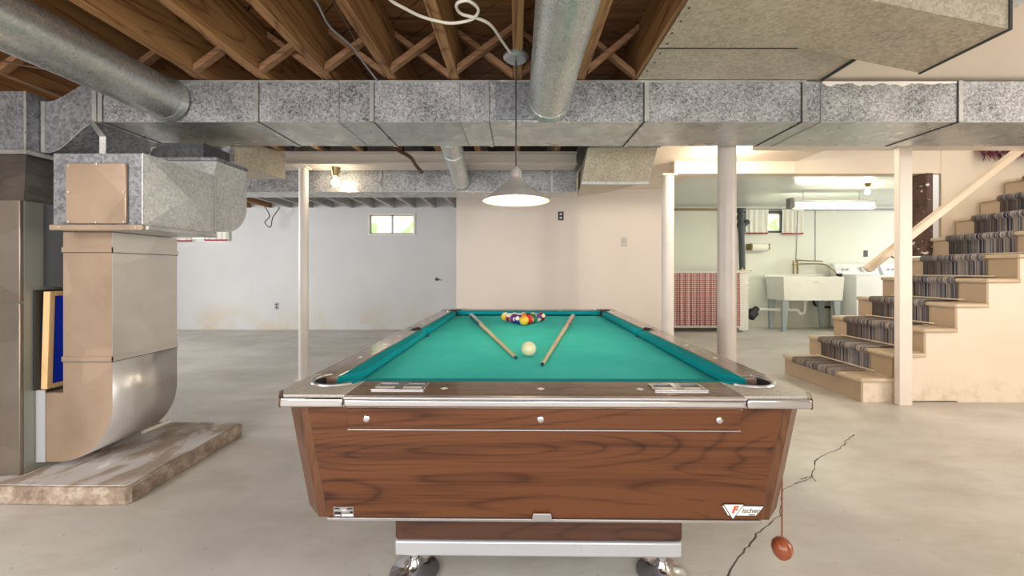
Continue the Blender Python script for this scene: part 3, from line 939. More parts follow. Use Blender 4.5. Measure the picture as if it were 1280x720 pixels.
# right side with its cross-break creases
c0 = Vector((xs_ + 0.024, 2.13, 1.43))
q = [Vector((xs_ + 0.002, 1.9, 1.262)), Vector((xs_ + 0.002, 2.336, 1.262)), Vector((xs_ + 0.002, 2.336, 1.594)), Vector((xs_ + 0.002, 1.9, 1.594))]
MB().add(q + [c0] + [p - Vector((0.0015, 0, 0)) for p in q], [(0, 1, 4), (1, 2, 4), (2, 3, 4), (3, 0, 4), (8, 7, 6, 5), (0, 5, 6, 1), (1, 6, 7, 2), (2, 7, 8, 3), (3, 8, 5, 0)]).build('side_panel', 'galv_bright', fb, smooth=False)  # paler metal than the front, painting this side as lit
MB().box(X(83, 1.89), X(158, 1.89), 1.886, 1.8985, Z(279.5, 1.89), Z(204, 1.89)).build('access_panel', 'tan_metal', fb, 0.003)
MB().box(fb0 - 0.004, fb1 + 0.004, 1.884, 1.8995, 1.236, 1.262).build('bottom_flange', 'tan_metal', fb, 0.003)
MB().box(fb0, fb1 + 0.020, 1.90, 2.338, 1.238, 1.2605).build('bottom_rim', 'galv_smooth', fb, 0.003)
MB().box(fb1 - 0.006, fb1 + 0.001, 1.894, 1.8995, 1.264, 1.594).build('corner_seam', 'galv_bright', fb)
sc = MB()
for px_, py_ in ((86, 207), (121, 205), (155, 207), (86, 277), (155, 277), (120, 278), (86, 240), (155, 240), (74, 284), (170, 284)):
    p = P(px_, py_, 1.884)
    sc.lathe([(0.0045, 0.0), (0.004, -0.003), (0.0005, -0.004)], p, 8, 'y')
sc.build('screw_heads', 'galv_bright', fb)['kind'] = 'stuff'

single(MB().hexa([(-2.475, 2.352, 1.915), (-2.445, 2.352, 1.915), (-2.445, 2.355, 1.915), (-2.475, 2.355, 1.915)],
                 [(-2.03, 1.985, 1.70), (-2.0, 1.985, 1.70), (-2.0, 1.988, 1.70), (-2.03, 1.988, 1.70)])
       .box(-2.03, -2.0, 1.984, 1.988, 1.596, 1.701).build('hanger_strap', 'galv_bright'),
       'bent pale metal strap hanging from the trunk down to the filter box', 'strap')

rd = thing('return_drop', (-2.1, 2.15, 0.12), 'tall sheet metal return drop with a curved bottom boot beside the furnace', 'duct')
ry0, ry1 = 1.98, 2.357
rx0, rx1 = X(79, ry0), X(140.5, ry0)
zt, zs1, zs2 = 1.235, 1.15, 0.62


def duct_box(nm, z0, z1, parent):
    MB().box(rx0, rx1 - 0.002, ry0, ry0 + 0.004, z0, z1).build('front_face', 'tan_metal', parent)
    MB().box(rx1 - 0.0018, rx1, ry0, ry1, z0, z1).build('side_face', 'boot_metal', parent)
    MB().box(rx0, rx1 - 0.002, ry1 - 0.004, ry1, z0, z1).build('back_face', 'boot_metal', parent)
    MB().box(rx0, rx0 + 0.002, ry0 + 0.0045, ry1 - 0.0045, z0, z1).build('inner_face', 'tan_metal', parent)


duct_box('upper', zs1, zt, rd)
duct_box('middle', zs2, zs1, rd)
for z in (zs1, zs2):
    MB().box(rx0 - 0.004, rx1 + 0.004, ry0 - 0.004, ry0 - 0.0003, z - 0.012, z + 0.012).build('front_cleat', 'tan_metal', rd)
    MB().box(rx1 + 0.0003, rx1 + 0.004, ry0 - 0.004, ry1 + 0.004, z - 0.012, z + 0.012).build('side_cleat', 'boot_metal', rd)
for z in (zs1, zs2):
    MB().box(rx0 - 0.002, rx1 + 0.002, ry0 - 0.002, ry0 - 0.0003, z - 0.0155, z - 0.0122).box(rx1 + 0.0003, rx1 + 0.002, ry0, ry1 + 0.002, z - 0.0155, z - 0.0122).build('seam_gap', 'seam_dark', rd)
# boot: quarter-round bottom turning left into the furnace
bz = 0.122
rr = rx1 - rx0 + 0.02
pf = [(rx1, zs2)]
for i in range(17):
    a_ = R(-90 * i / 16)
    pf.append((rx1 - rr + rr * math.cos(a_), bz + 0.285 + 0.285 * math.sin(a_)))
outer = list(pf)
lx = fx + 0.002
outer.append((lx + 0.012, bz))
pf = outer + [(lx + 0.012, 0.455), (rx0, 0.455), (rx0, zs2)]
MB().prism(pf, 'y', ry0, ry0 + 0.004).build('boot_front', 'tan_metal', rd)
MB().prism(pf, 'y', ry1 - 0.004, ry1).build('boot_back', 'boot_metal', rd)
mb = MB()
vs = []
for (a_, b_) in outer: vs += [(a_, ry0 + 0.001, b_), (a_, ry1 - 0.001, b_)]
fs = [(2 * i, 2 * i + 1, 2 * i + 3, 2 * i + 2) for i in range(len(outer) - 1)]
mb.add(vs, fs)
o = mb.build('boot_wrap', 'boot_metal', rd)
so = o.modifiers.new('thick', 'SOLIDIFY'); so.thickness = 0.002; so.offset = 0
MB().box(lx, lx + 0.045, ry0 - 0.006, ry0 - 0.0005, bz, 0.47).build('collar', 'plinth', rd)
MB().box(lx + 0.013, rx0, ry0 + 0.005, ry1 - 0.005, 0.452, 0.456).build('boot_top', 'tan_metal', rd)

a_ = Vector((-2.02, 2.40, 0.098)); b_ = Vector((-2.12, 2.585, 0.098))
a_ = Vector((X(178, 2.40), 2.40, 0.098)); b_ = Vector((X(212, 2.575), 2.575, 0.098))
single(MB().tube([a_, b_], 0.011, 10).build('white_pipe_offcut', 'pvc'), 'short white pipe offcut lying on the furnace pad behind the drop duct boot', 'pipe')
# framed blue board standing on edge in the gap between furnace and drop duct, its face turned to the right
bp = thing('framed_blue_board', (-2.29, 2.1, 0.471), 'bright blue board in a pale pine frame tucked between furnace and return drop', 'board')
zb_, zt_ = 0.471, Z(364.5, 1.985)
ya, yb0 = 1.985, 2.34
LN = 0.014
def slab(x0, x1, y0, y1, z0, z1):
    f = lambda z: LN * (z - zb_) / (zt_ - zb_)
    return MB().hexa([(x0 + f(z0), y0, z0), (x1 + f(z0), y0, z0), (x1 + f(z0), y1, z0), (x0 + f(z0), y1, z0)],
                     [(x0 + f(z1), y0, z1), (x1 + f(z1), y0, z1), (x1 + f(z1), y1, z1), (x0 + f(z1), y1, z1)])
bx0_, bx1_ = -2.317, -2.286
slab(bx0_, bx1_, ya, ya + 0.025, zb_, zt_).build('frame_stile', 'oak', bp, 0.002)
slab(bx0_, bx1_, yb0 - 0.025, yb0, zb_, zt_).build('frame_stile', 'oak', bp, 0.002)
slab(bx0_, bx1_, ya + 0.0252, yb0 - 0.0252, zt_ - 0.022, zt_).build('frame_rail', 'oak', bp, 0.002)
slab(bx0_, bx1_, ya + 0.0252, yb0 - 0.0252, zb_, zb_ + 0.022).build('frame_rail', 'oak', bp, 0.002)
slab(bx0_ + 0.006, bx1_ - 0.004, ya + 0.0252, yb0 - 0.0252, zb_ + 0.0225, zt_ - 0.0225).build('blue_face', 'blue', bp)
single(MB().box(-2.3285, -2.3185, 1.963, 2.34, 0.471, 0.955).build('black_board', 'black'),
       'black board standing against the furnace side, behind the blue framed board', 'board')
single(MB().box(-2.3285, -2.207, 2.008, 2.02, 0.968, 1.375).build('dark_gap_sheet', 'black'),  # black sheet put in to paint the shade of the gap
       'dark sheet added as shade in the gap between furnace and return drop, above the blue board', 'board')

# ================================================================== POOL TABLE
TY = 2.207
T = thing('pool_table', (0.0815, TY, 0), 'walnut pool table with teal cloth and chrome trim in the middle of the room', 'pool table', rz=-0.0117, world=False)
HL, HWD, RT = 1.173, 0.6915, 0.732
BED = 0.692
WX, WY, CU = 0.085, 0.135, 0.047       # wood rail widths and cushion width
ix, iy = HWD - WX, HL - WY             # inner edge of wood
px_, py_ = ix - CU, iy - CU            # nose line
CC = 0.185                             # corner casting length
PR = 0.062
# bed and slate
MB().box(-ix, ix, -iy, iy, BED - 0.019, BED).build('cloth_bed', 'cloth', T)
# rails
for s in (-1, 1):
    MB().box(-(HWD - CC), HWD - CC, s * iy, s * (HL - 0.004), BED - 0.0, RT).build('end_rail', 'rail_wood', T, 0.004)
    for e in (-1, 1):
        ya, yb = (0.055, HL - CC) if e > 0 else (-(HL - CC), -0.055)
        MB().box(s * ix, s * (HWD - 0.003), ya, yb, BED, RT).build('side_rail', 'rail_wood_y', T, 0.004)
# cushions: top sheet and sloped nose, with angled jaws
def cushion(p_in0, p_in1, p_out0, p_out1):
    """outer = at the wood, inner = nose"""
    zt1, zt0, zn = RT - 0.001, RT - 0.004, BED + 0.014
    a = [Vector((*p_out0, zt1)), Vector((*p_in0, zt0)), Vector((*p_in0, zn)), Vector((*Vector(p_out0).lerp(Vector(p_in0), 0.45), BED + 0.001)), Vector((*p_out0, BED + 0.001))]
    b = [Vector((*p_out1, zt1)), Vector((*p_in1, zt0)), Vector((*p_in1, zn)), Vector((*Vector(p_out1).lerp(Vector(p_in1), 0.45), BED + 0.001)), Vector((*p_out1, BED + 0.001))]
    n = 5
    MB().add(a + b, [list(range(n))[::-1], list(range(n, 2 * n))] + [(i, (i + 1) % n, n + (i + 1) % n, n + i) for i in range(n)]).build('cushion', 'cushion', T, 0.003)


jc, js = 0.075, 0.052     # corner and side mouth half widths (from the corner / centre)
for s in (-1, 1):
    cushion((-px_ + jc, s * py_), (px_ - jc, s * py_), (-ix + jc * 0.5, s * iy), (ix - jc * 0.5, s * iy))
    for e in (-1, 1):
        cushion((s * px_, e * js), (s * px_, e * (py_ - jc)), (s * ix, e * (js - 0.018)), (s * ix, e * (iy - jc * 0.5)))
# corner castings with pocket cut-outs
def casting(sx, sy):
    c = Vector((sx * (ix - 0.02), sy * (iy - 0.012)))
    r = PR + 0.012
    ch = 0.05
    out = [(sx * (HWD - CC), sy * HL), (sx * (HWD - ch * 0.55), sy * HL), (sx * HWD, sy * (HL - ch)), (sx * HWD, sy * (HL - CC - 0.02))]
    arc = []
    a0 = math.atan2(-sy * 0.30, sx) if False else None
    # arc from the side-rail mouth round the outside to the end-rail mouth
    start = math.atan2(-sy * 0.75, sx * 0.65)
    end = math.atan2(sy * 0.65, -sx * 0.75)
    diag = math.atan2(sy, sx)
    def unwrap(a):
        while a - diag > math.pi: a -= 2 * math.pi
        while a - diag < -math.pi: a += 2 * math.pi
        return a
    start, end = unwrap(start), unwrap(end)
    n = 16
    for i in range(n + 1):
        a = start + (end - start) * i / n
        arc.append((c.x + r * math.cos(a), c.y + r * math.sin(a)))
    polyg = out + [(sx * (ix + 0.001), sy * (HL - CC - 0.02))] + arc + [(sx * (HWD - CC), sy * (iy + 0.001))]
    o = MB().prism(polyg, 'z', RT - 0.030, RT + 0.001).build('corner_casting', 'casting', T, 0.004)
    # pocket: rim ring and cup
    ring, cup = MB(), MB()
    pts = []
    for i in range(n + 1):
        a = start + (end - start) * i / n
        pts.append(Vector((c.x + (r - 0.003) * math.cos(a), c.y + (r - 0.003) * math.sin(a), RT + 0.0015)))
    ring.tube(pts, 0.006, 8)
    ring.build('pocket_rim', 'brushed', T)
    cup.lathe([(r - 0.010, RT - 0.002), (r - 0.011, RT - 0.035), (r - 0.012, BED - 0.0), (r - 0.014, BED - 0.06), (0.001, BED - 0.062)], (c.x, c.y, 0), 32)
    # keep only the outer half above bed level: lower cup is below the cloth, the wall follows the arc
    wall = MB()
    vs, fs = [], []
    for i in range(n + 1):
        a = start + (end - start) * i / n
        for rr_, zz in ((r - 0.001, RT - 0.003), (r - 0.002, BED + 0.001), (r - 0.006, RT - 0.003), (r - 0.007, BED + 0.001)):
            vs.append((c.x + rr_ * math.cos(a), c.y + rr_ * math.sin(a), zz))
    for i in range(n):
        o_ = 4 * i
        fs += [(o_, o_ + 4, o_ + 5, o_ + 1), (o_ + 2, o_ + 3, o_ + 7, o_ + 6), (o_, o_ + 2, o_ + 6, o_ + 4)]
    wall.add(vs, fs).build('pocket_liner', 'rubber', T)
    MB().lathe([(0.0005, BED + 0.0012), (r - 0.008, BED + 0.0012), (r - 0.008, BED + 0.0004)], (c.x, c.y, 0), 32).build('pocket_hole', 'rubber', T)


for sx_ in (-1, 1):
    for sy_ in (-1, 1): casting(sx_, sy_)
# side pockets
for s in (-1, 1):
    c = (s * (ix + 0.012), 0)
    MB().lathe([(0.0005, BED + 0.0012), (0.044, BED + 0.0012), (0.044, BED + 0.0004)], (s * (ix - 0.006), 0, 0), 28).build('pocket_hole', 'rubber', T)
    pts = [Vector((c[0] + s * 0.030 * math.cos(R(a)), 0.050 * math.sin(R(a)), RT - 0.003)) for a in range(-90, 91, 15)]
    MB().tube(pts, 0.007, 8).build('pocket_rim', 'rubber', T)
    vs = []
    MB().box(s * (ix + 0.048), s * (HWD - 0.003), -0.0545, 0.0545, BED - 0.02, RT - 0.001).build('side_pocket_block', 'brushed', T, 0.003)
# chrome trim
for s in (-1, 1):
    tz1, tz0 = RT - 0.002, RT - 0.027
    c = MB()
    c.box(-(HWD - CC) + 0.0015, HWD - CC - 0.0015, s * (HL - 0.0035), s * (HL + 0.012), tz0, RT - 0.008)
    c.build('end_trim', 'chrome', T, 0.005, seg=3)
    MB().box(-(HWD - CC) + 0.0015, HWD - CC - 0.0015, s * (HL - 0.0035), s * (HL + 0.0135), RT - 0.0075, RT - 0.0005).build('end_trim_lip', 'brushed', T, 0.002)
    for e in (-1, 1):
        MB().box(e * (HWD - CC + 0.0015), e * (HWD - 0.024), s * (HL + 0.0008), s * (HL + 0.013), tz0 - 0.001, RT - 0.004).build('corner_trim', 'chrome', T, 0.005, seg=3)
        # chamfered corner cap
        a = Vector((e * (HWD - 0.022), s * (HL + 0.012))); b = Vector((e * (HWD + 0.013), s * (HL - 0.05)))
        a2 = Vector((e * (HWD - 0.030), s * (HL + 0.001))); b2 = Vector((e * (HWD + 0.001), s * (HL - 0.055)))
        MB().prism([a, b, b2, a2], 'z', tz0 - 0.003, RT - 0.003).build('corner_cap', 'walnut_z', T, 0.003)
        MB().box(s * (HWD + 0.0005), s * (HWD + 0.012), e * 0.06 if e > 0 else -0.06, e * (HL - 0.058), tz0, RT - 0.004).build('side_trim', 'chrome', T, 0.004)
# body: tapered cabinet
zt2, zb2, tap = RT - 0.030, 0.388, 0.037
def loop(hx, hy, cf, cs):
    """half sizes; front strip ends at cf from centre, chamfer sets back cs"""
    return [(-hx, -hy + cs), (-cf, -hy), (cf, -hy), (hx, -hy + cs), (hx, hy - cs), (cf, hy), (-cf, hy), (-hx, hy - cs)]
topl = loop(HWD - 0.004, HL - 0.012, HWD - 0.058, 0.055)
botl = loop(HWD - 0.004 - tap, HL - 0.012 - tap, HWD - 0.058 - tap, 0.055)
vs = [(x, y, zt2) for x, y in topl] + [(x, y, zb2 + 0.004) for x, y in botl]
wi = 0.02
vs += [(x * 0.96, y * 0.98, zt2) for x, y in topl] + [(x * 0.96, y * 0.98, BED - 0.02) for x, y in topl]
MB().add(vs, [list(range(24, 32)), list(range(8, 16))[::-1]] + [(i, (i + 1) % 8, 16 + (i + 1) % 8, 16 + i) for i in range(8)] + [(16 + i, 16 + (i + 1) % 8, 24 + (i + 1) % 8, 24 + i) for i in range(8)] + [(i, i + 8, (i + 1) % 8 + 8, (i + 1) % 8) for i in range(8)]).build('cabinet', 'walnut_z', T)
def on_front(x, z, out=0.0, s=-1):
    u = (zt2 - z) / (zt2 - zb2)
    return Vector((x, s * (HL - 0.012 - tap * u + out), z))
def front_panel(x0t, x1t, x0b, x1b, z1, z0, o0, o1, name, mat, s=-1, bevel=0.002):
    a = [on_front(x0t, z1, o0, s), on_front(x1t, z1, o0, s), on_front(x1b, z0, o0, s), on_front(x0b, z0, o0, s)]
    b = [on_front(x0t, z1, o1, s), on_front(x1t, z1, o1, s), on_front(x1b, z0, o1, s), on_front(x0b, z0, o1, s)]
    return MB().hexa(a, b).build(name, mat, T, bevel)
fw = HWD - 0.084
def fwz(z): return fw - tap * (zt2 - z) / (zt2 - zb2)
zp = 0.640
for s in (-1, 1):
    front_panel(-fwz(zt2), fwz(zt2), -fwz(zb2 + 0.008), fwz(zb2 + 0.008), zt2 - 0.001, zb2 + 0.008, 0.0006, 0.005, 'end_panel', 'walnut', s)
    front_panel(-0.502, 0.500, -0.502, 0.500, zt2 - 0.004, zp + 0.004, 0.0055, 0.012, 'access_panel', 'walnut', s)
    front_panel(-0.502, 0.500, -0.502, 0.500, zp + 0.0035, zp, 0.0055, 0.0135, 'panel_trim', 'brushed', s, 0.001)
    front_panel(-fwz(zb2), fwz(zb2), -fwz(zb2), fwz(zb2), zb2 + 0.0075, zb2, 0.0006, 0.010, 'bottom_trim', 'brushed', s, 0.001)
    # long side panels
    a, b = [], []
    for oo, lst in ((0.0006, a), (0.005, b)):
        for (yy, z) in ((-(HL - 0.075), zt2 - 0.001), (HL - 0.075, zt2 - 0.001), (HL - 0.075 - tap, zb2 + 0.008), (-(HL - 0.075 - tap), zb2 + 0.008)):
            u = (zt2 - z) / (zt2 - zb2)
            lst.append(Vector((s * (HWD - 0.004 - tap * u + oo), yy, z)))
    MB().hexa(a, b).build('side_panel', 'walnut_y', T)
# screws on the access panel
for xx in (-0.452, -0.007, 0.445):
    p = on_front(xx, 0.671, 0.012)
    MB().lathe([(0.0085, 0.0), (0.0085, -0.002), (0.005, -0.004), (0.0005, -0.0035)], p, 14, 'y').build('screw', 'chrome', T)
# inlaid diamonds on the rails
for xx in (-0.264, -0.004, 0.262):
    for s in (-1, 1):
        yy = s * (HL - 0.062)
        MB().prism([(xx - 0.010, yy), (xx, yy - 0.010), (xx + 0.010, yy), (xx, yy + 0.010)], 'z', RT - 0.0005, RT + 0.0008).build('sight_diamond', 'pearl', T)
for s in (-1, 1):
    for yy in (-0.72, -0.46, -0.24, 0.24, 0.46, 0.72):
        xx = s * (HWD - 0.045)
        MB().prism([(xx - 0.010, yy), (xx, yy - 0.010), (xx + 0.010, yy), (xx, yy + 0.010)], 'z', RT - 0.0005, RT + 0.0008).build('sight_diamond', 'pearl', T)
# score counters let into the near rail
for xx in (-0.385, 0.365):
    y0, y1 = -(HL - 0.040), -(HL - 0.108)
    f_ = MB()
    f_.box(xx - 0.07, xx + 0.07, y0, y0 + 0.008, RT - 0.0005, RT + 0.004).box(xx - 0.07, xx + 0.07, y1 - 0.008, y1, RT - 0.0005, RT + 0.004)
    for a in (-0.07, -0.012, 0.062): f_.box(xx + a, xx + a + (0.008 if a != -0.012 else 0.024), y0 + 0.008, y1 - 0.008, RT - 0.0005, RT + 0.004)
    fo = f_.build('score_counter', 'chrome', T, 0.001)
    for a, b in ((-0.062, -0.012), (0.012, 0.062)):
        MB().box(xx + a, xx + b, y0 + 0.008, y1 - 0.030, RT - 0.0004, RT + 0.0012).build('counter_window', 'pearl', fo)
        MB().box(xx + a, xx + b, y1 - 0.030, y1 - 0.008, RT - 0.0004, RT + 0.0012).build('counter_slot', 'rubber', fo)
# lock tab under the middle of the front panel
front_panel(-0.025, 0.021, -0.030, 0.026, zb2 + 0.026, zb2 + 0.003, 0.0105, 0.014, 'lock_tab', 'brushed')
# data plate, lower left
dp = front_panel(-0.553, -0.500, -0.553, -0.500, 0.425, 0.397, 0.0055, 0.0072, 'data_plate', 'brushed', -1, 0)
def plate_bit(x0, x1, z0, z1, mat, name, par, o0=0.0074, o1=0.0078):
    a = [on_front(x0, z1, o0), on_front(x1, z1, o0), on_front(x1, z0, o0), on_front(x0, z0, o0)]
    b = [on_front(x0, z1, o1), on_front(x1, z1, o1), on_front(x1, z0, o1), on_front(x0, z0, o1)]
    return MB().hexa(a, b).build(name, mat, par)
plate_bit(-0.551, -0.537, 0.419, 0.4225, 'rubber', 'print', dp)
plate_bit(-0.517, -0.502, 0.419, 0.4225, 'rubber', 'print', dp)
plate_bit(-0.551, -0.533, 0.3985, 0.4115, 'rubber', 'print', dp)
plate_bit(-0.531, -0.502, 0.407, 0.4085, 'rubber', 'print', dp)
plate_bit(-0.510, -0.502, 0.408, 0.413, 'rubber', 'print', dp)
plate_bit(-0.531, -0.502, 0.3995, 0.4055, 'pearl', 'print', dp)
plate_bit(-0.531, -0.518, 0.4135, 0.4185, 'dial', 'print', dp)
plate_bit(-0.549, -0.542, 0.4005, 0.4035, 'pearl', 'print', dp, 0.0079, 0.0082)
plate_bit(-0.541, -0.535, 0.4005, 0.4035, 'pearl', 'print', dp, 0.0079, 0.0082)
# maker's badge, lower right: white plate, triangle with a red letter
tilt = math.atan2(tap, zt2 - zb2)
def flat_poly(pts, o0, o1, mat, name, par):
    a = [on_front(x, z, o0) for x, z in pts]; b = [on_front(x, z, o1) for x, z in pts]
    n = len(pts)
    return MB().add(a + b, [list(range(n)), list(range(n, 2 * n))[::-1]] + [(i, i + n, (i + 1) % n + n, (i + 1) % n) for i in range(n)]).build(name, mat, par)
bx_, bz_ = 0.500, 0.421
bd = flat_poly([(bx_ - 0.035, bz_ + 0.016), (bx_ + 0.078, bz_ + 0.014), (bx_ + 0.058, bz_ - 0.014), (bx_ - 0.016, bz_ - 0.014)], 0.0055, 0.0066, 'rubber', 'maker_badge', T)
flat_poly([(bx_ - 0.032, bz_ + 0.0145), (bx_ + 0.075, bz_ + 0.0125), (bx_ + 0.057, bz_ - 0.0125), (bx_ - 0.015, bz_ - 0.0125)], 0.0067, 0.0070, 'pearl', 'badge_face', bd)
flat_poly([(bx_ - 0.032, bz_ + 0.021), (bx_ + 0.026, bz_ + 0.021), (bx_ - 0.003, bz_ - 0.025)], 0.0071, 0.0080, 'rubber', 'badge_triangle', bd)
flat_poly([(bx_ - 0.028, bz_ + 0.0187), (bx_ + 0.022, bz_ + 0.0187), (bx_ - 0.003, bz_ - 0.021)], 0.0081, 0.0084, 'pearl', 'triangle_face', bd)
M['badge_red'] = paint('badge_red', (0.75, 0.07, 0.02), 0.4)
M['badge_grey'] = paint('badge_grey', (0.16, 0.15, 0.14), 0.4)
def on_badge(x, z, out):
    p = on_front(x, z, out)
    return Matrix.Translation(p) @ Matrix.Rotation(R(90) - tilt * -1, 4, 'X')
text('F', 0.027, 'badge_red', bd, on_badge(bx_ - 0.001, bz_ + 0.004, 0.0088), italic=0.25, bold=0.0012)
text('ischer', 0.0185, 'badge_grey', bd, on_badge(bx_ + 0.0425, bz_ + 0.001, 0.0074), italic=0.15, bold=0.0003)
plate_bit(bx_ + 0.038, bx_ + 0.055, bz_ - 0.0115, bz_ - 0.009, 'rubber', 'print', bd, 0.0072, 0.0074)
# pedestals at either end with chrome band, stems and feet
for s in (-1, 1):
    ya, yb = s * (HL - 0.325), s * (HL - 0.66)
    MB().box(-0.48, 0.48, ya, yb, 0.146, zb2 + 0.003).build('pedestal', 'walnut_dark', T, 0.012, seg=3)
    MB().box(-0.48, 0.477, ya, yb, 0.094, 0.145).build('pedestal_band', 'plinth', T, 0.007, seg=3)
    for e in (-1, 1):
        fxx, fyy = e * 0.427, s * (HL - 0.378)
        fo = MB().lathe([(0.0005, 0.004), (0.082, 0.004), (0.086, 0.008), (0.084, 0.014), (0.060, 0.020), (0.036, 0.028), (0.022, 0.042), (0.0165, 0.06), (0.0005, 0.06)], (fxx, fyy, -0.004), 36).build('foot', 'chrome', T)
        MB().lathe([(0.0005, 0.055), (0.0145, 0.055), (0.0145, 0.0945), (0.0005, 0.0945)], (fxx, fyy, 0), 20).build('stem', 'chrome', T)

# cue ball, cues, racked balls (each a thing of its own on the cloth)
BR = 0.031
def ball_at(x, y, mat, name, label, group=None, rot=(0, 0, 0)):
    o = MB().ball((0, 0, 0), BR, 28).build(name, mat)
    o.location = (x, y, BED + BR + 0.0005)
    o.rotation_euler = rot
    return tag(o, label, 'ball', group)


ball_at(X(661, 1.70), 1.70, 'ivory', 'cue_ball', 'ivory cue ball alone on the cloth between the two cues')


def cue(pt, pb, butt, label):
    a, b = Vector(pt), Vector(pb)
    t = thing('pool_cue', a, label, 'cue', 'pool cues on the cloth')
    L = (b - a)
    MB().tube([a + L * 0.004, a + L * 0.64], [0.0068, 0.0125], 16).build('shaft', 'cue_wood', t)
    MB().tube([a - L * 0.004, a + L * 0.0035], [0.006, 0.0068], 16).build('tip', 'cue_dark', t)
    MB().tube([a + L * 0.6405, a + L * 0.66], [0.0128, 0.0130], 16).build('joint_ring', 'brass', t)
    MB().tube([a + L * 0.6605, a + L * 0.985], [0.0130, 0.0162], 16).build('butt', butt, t)
    MB().tube([a + L * 0.9855, a + L], [0.0166, 0.0160], 16).build('bumper', 'pearl', t)
    # inlaid pale splice lines on the butt
    sd = L.normalized().cross(Vector((0, 0, 1))).normalized()
    for q in (-0.5, 0.5):
        MB().tube([a + L * 0.66 + Vector((0, 0, 0.0118)) + sd * q * 0.011, a + L * 0.98 + Vector((0, 0, 0.0150)) + sd * q * 0.013], 0.0018, 6).build('splice', 'pearl', t)
    return t


cue((X(644.5, 1.64), 1.64, BED + 0.008), (X(589, 3.08), 3.08, BED + 0.0175), 'cue_dark', 'pool cue with a dark navy butt lying left of the cue ball')
cue((X(678, 1.52), 1.52, BED + 0.008), (X(716, 3.03), 3.03, BED + 0.0175), 'cue_red', 'pool cue with a red butt lying right of the cue ball')

cols = {'yellow': (0.86, 0.50, 0.02), 'blue': (0.015, 0.035, 0.30), 'red': (0.68, 0.02, 0.02), 'purple': (0.12, 0.02, 0.22), 'orange': (0.85, 0.20, 0.02),
        'green': (0.01, 0.16, 0.06), 'maroon': (0.28, 0.015, 0.02), 'black': (0.012, 0.012, 0.014)}
rows = [[('yellow', 0)],
        [('blue', 0), ('red', 0)],
        [('purple', 0), ('orange', 0), ('green', 0)],
        [('maroon', 1), ('blue', 1), ('black', 0), ('purple', 1)],
        [('yellow', 1), ('red', 1), ('orange', 1), ('green', 1), ('maroon', 0)]]
place = {(0, 0): 'at the front point of the rack', (1, 0): 'second row of the rack, left', (1, 1): 'second row of the rack, right',
         (2, 0): 'left end of the third rack row', (2, 1): 'middle of the third rack row', (2, 2): 'right end of the third rack row',
         (3, 0): 'left end of the fourth rack row', (3, 1): 'fourth rack row, second from left', (3, 2): 'fourth rack row, third from left', (3, 3): 'right end of the fourth rack row',
         (4, 0): 'far left corner of the rack', (4, 1): 'back row of the rack, second from left', (4, 2): 'middle of the back row of the rack', (4, 3): 'back row of the rack, second from right', (4, 4): 'far right corner of the rack'}
rx_, ry_ = X(655, 2.66), 2.66
for r_, row in enumerate(rows):
    for c_, (cn, stp) in enumerate(row):
        nm = cn + ('_stripe' if stp else '_solid')
        if nm not in M: M[nm] = ball_mat(nm, cols[cn], stp)
        rot = (random.uniform(-0.5, 0.5), random.uniform(-0.6, 0.6), random.uniform(-2.2, -0.9))
        if r_ == 0: rot = (0, -0.9, 0.4)
        if r_ == 1 and c_ == 1: rot = (0, 0.2, 0.1)
        ball_at(rx_ + (c_ - r_ / 2) * (2 * BR + 0.0008), ry_ + r_ * (2 * BR + 0.0008) * 0.8660254, nm, 'pool_ball',
                ('%s %s ball at the %s' % ('striped' if stp else 'solid', cn, place[(r_, c_)])).replace('at the at the', 'at the').replace('at the second row', 'in the second row').replace('at the fourth rack row', 'in the fourth rack row').replace('at the back row', 'in the back row'),
                'racked pool balls', rot)

# turned bob on a cord hanging at the right side of the table
pb = thing('pull_bob', (0.735, 1.128, 0.28), 'reddish brown turned wooden bob hanging on a cord at the right front table corner', 'bob')
cx_, cy_ = X(977.5, 1.125), 1.125
MB().tube([(cx_, cy_, 0.31), (cx_, cy_, RT - 0.03)], 0.0022, 8).build('cord', 'cord_red', pb)
MB().lathe([(0.0005, 0.256), (0.012, 0.257), (0.0215, 0.267), (0.0265, 0.283), (0.0245, 0.297), (0.016, 0.308), (0.006, 0.313), (0.0005, 0.314)], (cx_, cy_, 0), 24).build('bob', 'bob', pb)

# ================================================================== PENDANT AND BULBS
pl = thing('pendant_lamp', (0, 2.11, CEIL), 'grey cone pendant lamp on a long black cord hanging over the pool table', 'lamp')
lx_ = X(645, 2.11)
MB().lathe([(0.0005, CEIL - 0.001), (0.066, CEIL - 0.001), (0.066, CEIL - 0.012), (0.052, CEIL - 0.024), (0.0005, CEIL - 0.026)], (lx_, 2.11, 0), 32).build('canopy', 'brushed', pl)
MB().tube([(lx_, 2.11, CEIL - 0.025), (lx_, 2.11, 1.585)], 0.0042, 8).build('cord', 'cable_dark', pl)
MB().lathe([(0.0005, 1.588), (0.010, 1.587), (0.024, 1.572), (0.028, 1.565), (0.028, 1.515), (0.0005, 1.513)], (lx_, 2.11, 0), 28).build('socket_cap', 'shade', pl)
cone = [(0.030, 1.53), (0.036, 1.515), (0.10, 1.462), (0.172, 1.413), (0.174, 1.408)]
MB().lathe(cone, (lx_, 2.11, 0), 48).build('lamp_shade', 'shade', pl)
MB().lathe([(r - 0.002, z - 0.003) for r, z in cone[:-1]] + [(0.1725, 1.408)], (lx_, 2.11, 0), 48).build('shade_lining', 'shade_in', pl)
MB().ball((lx_, 2.11, 1.437), 0.032, 20, 1.15).build('bulb', 'bulb_pendant', pl)


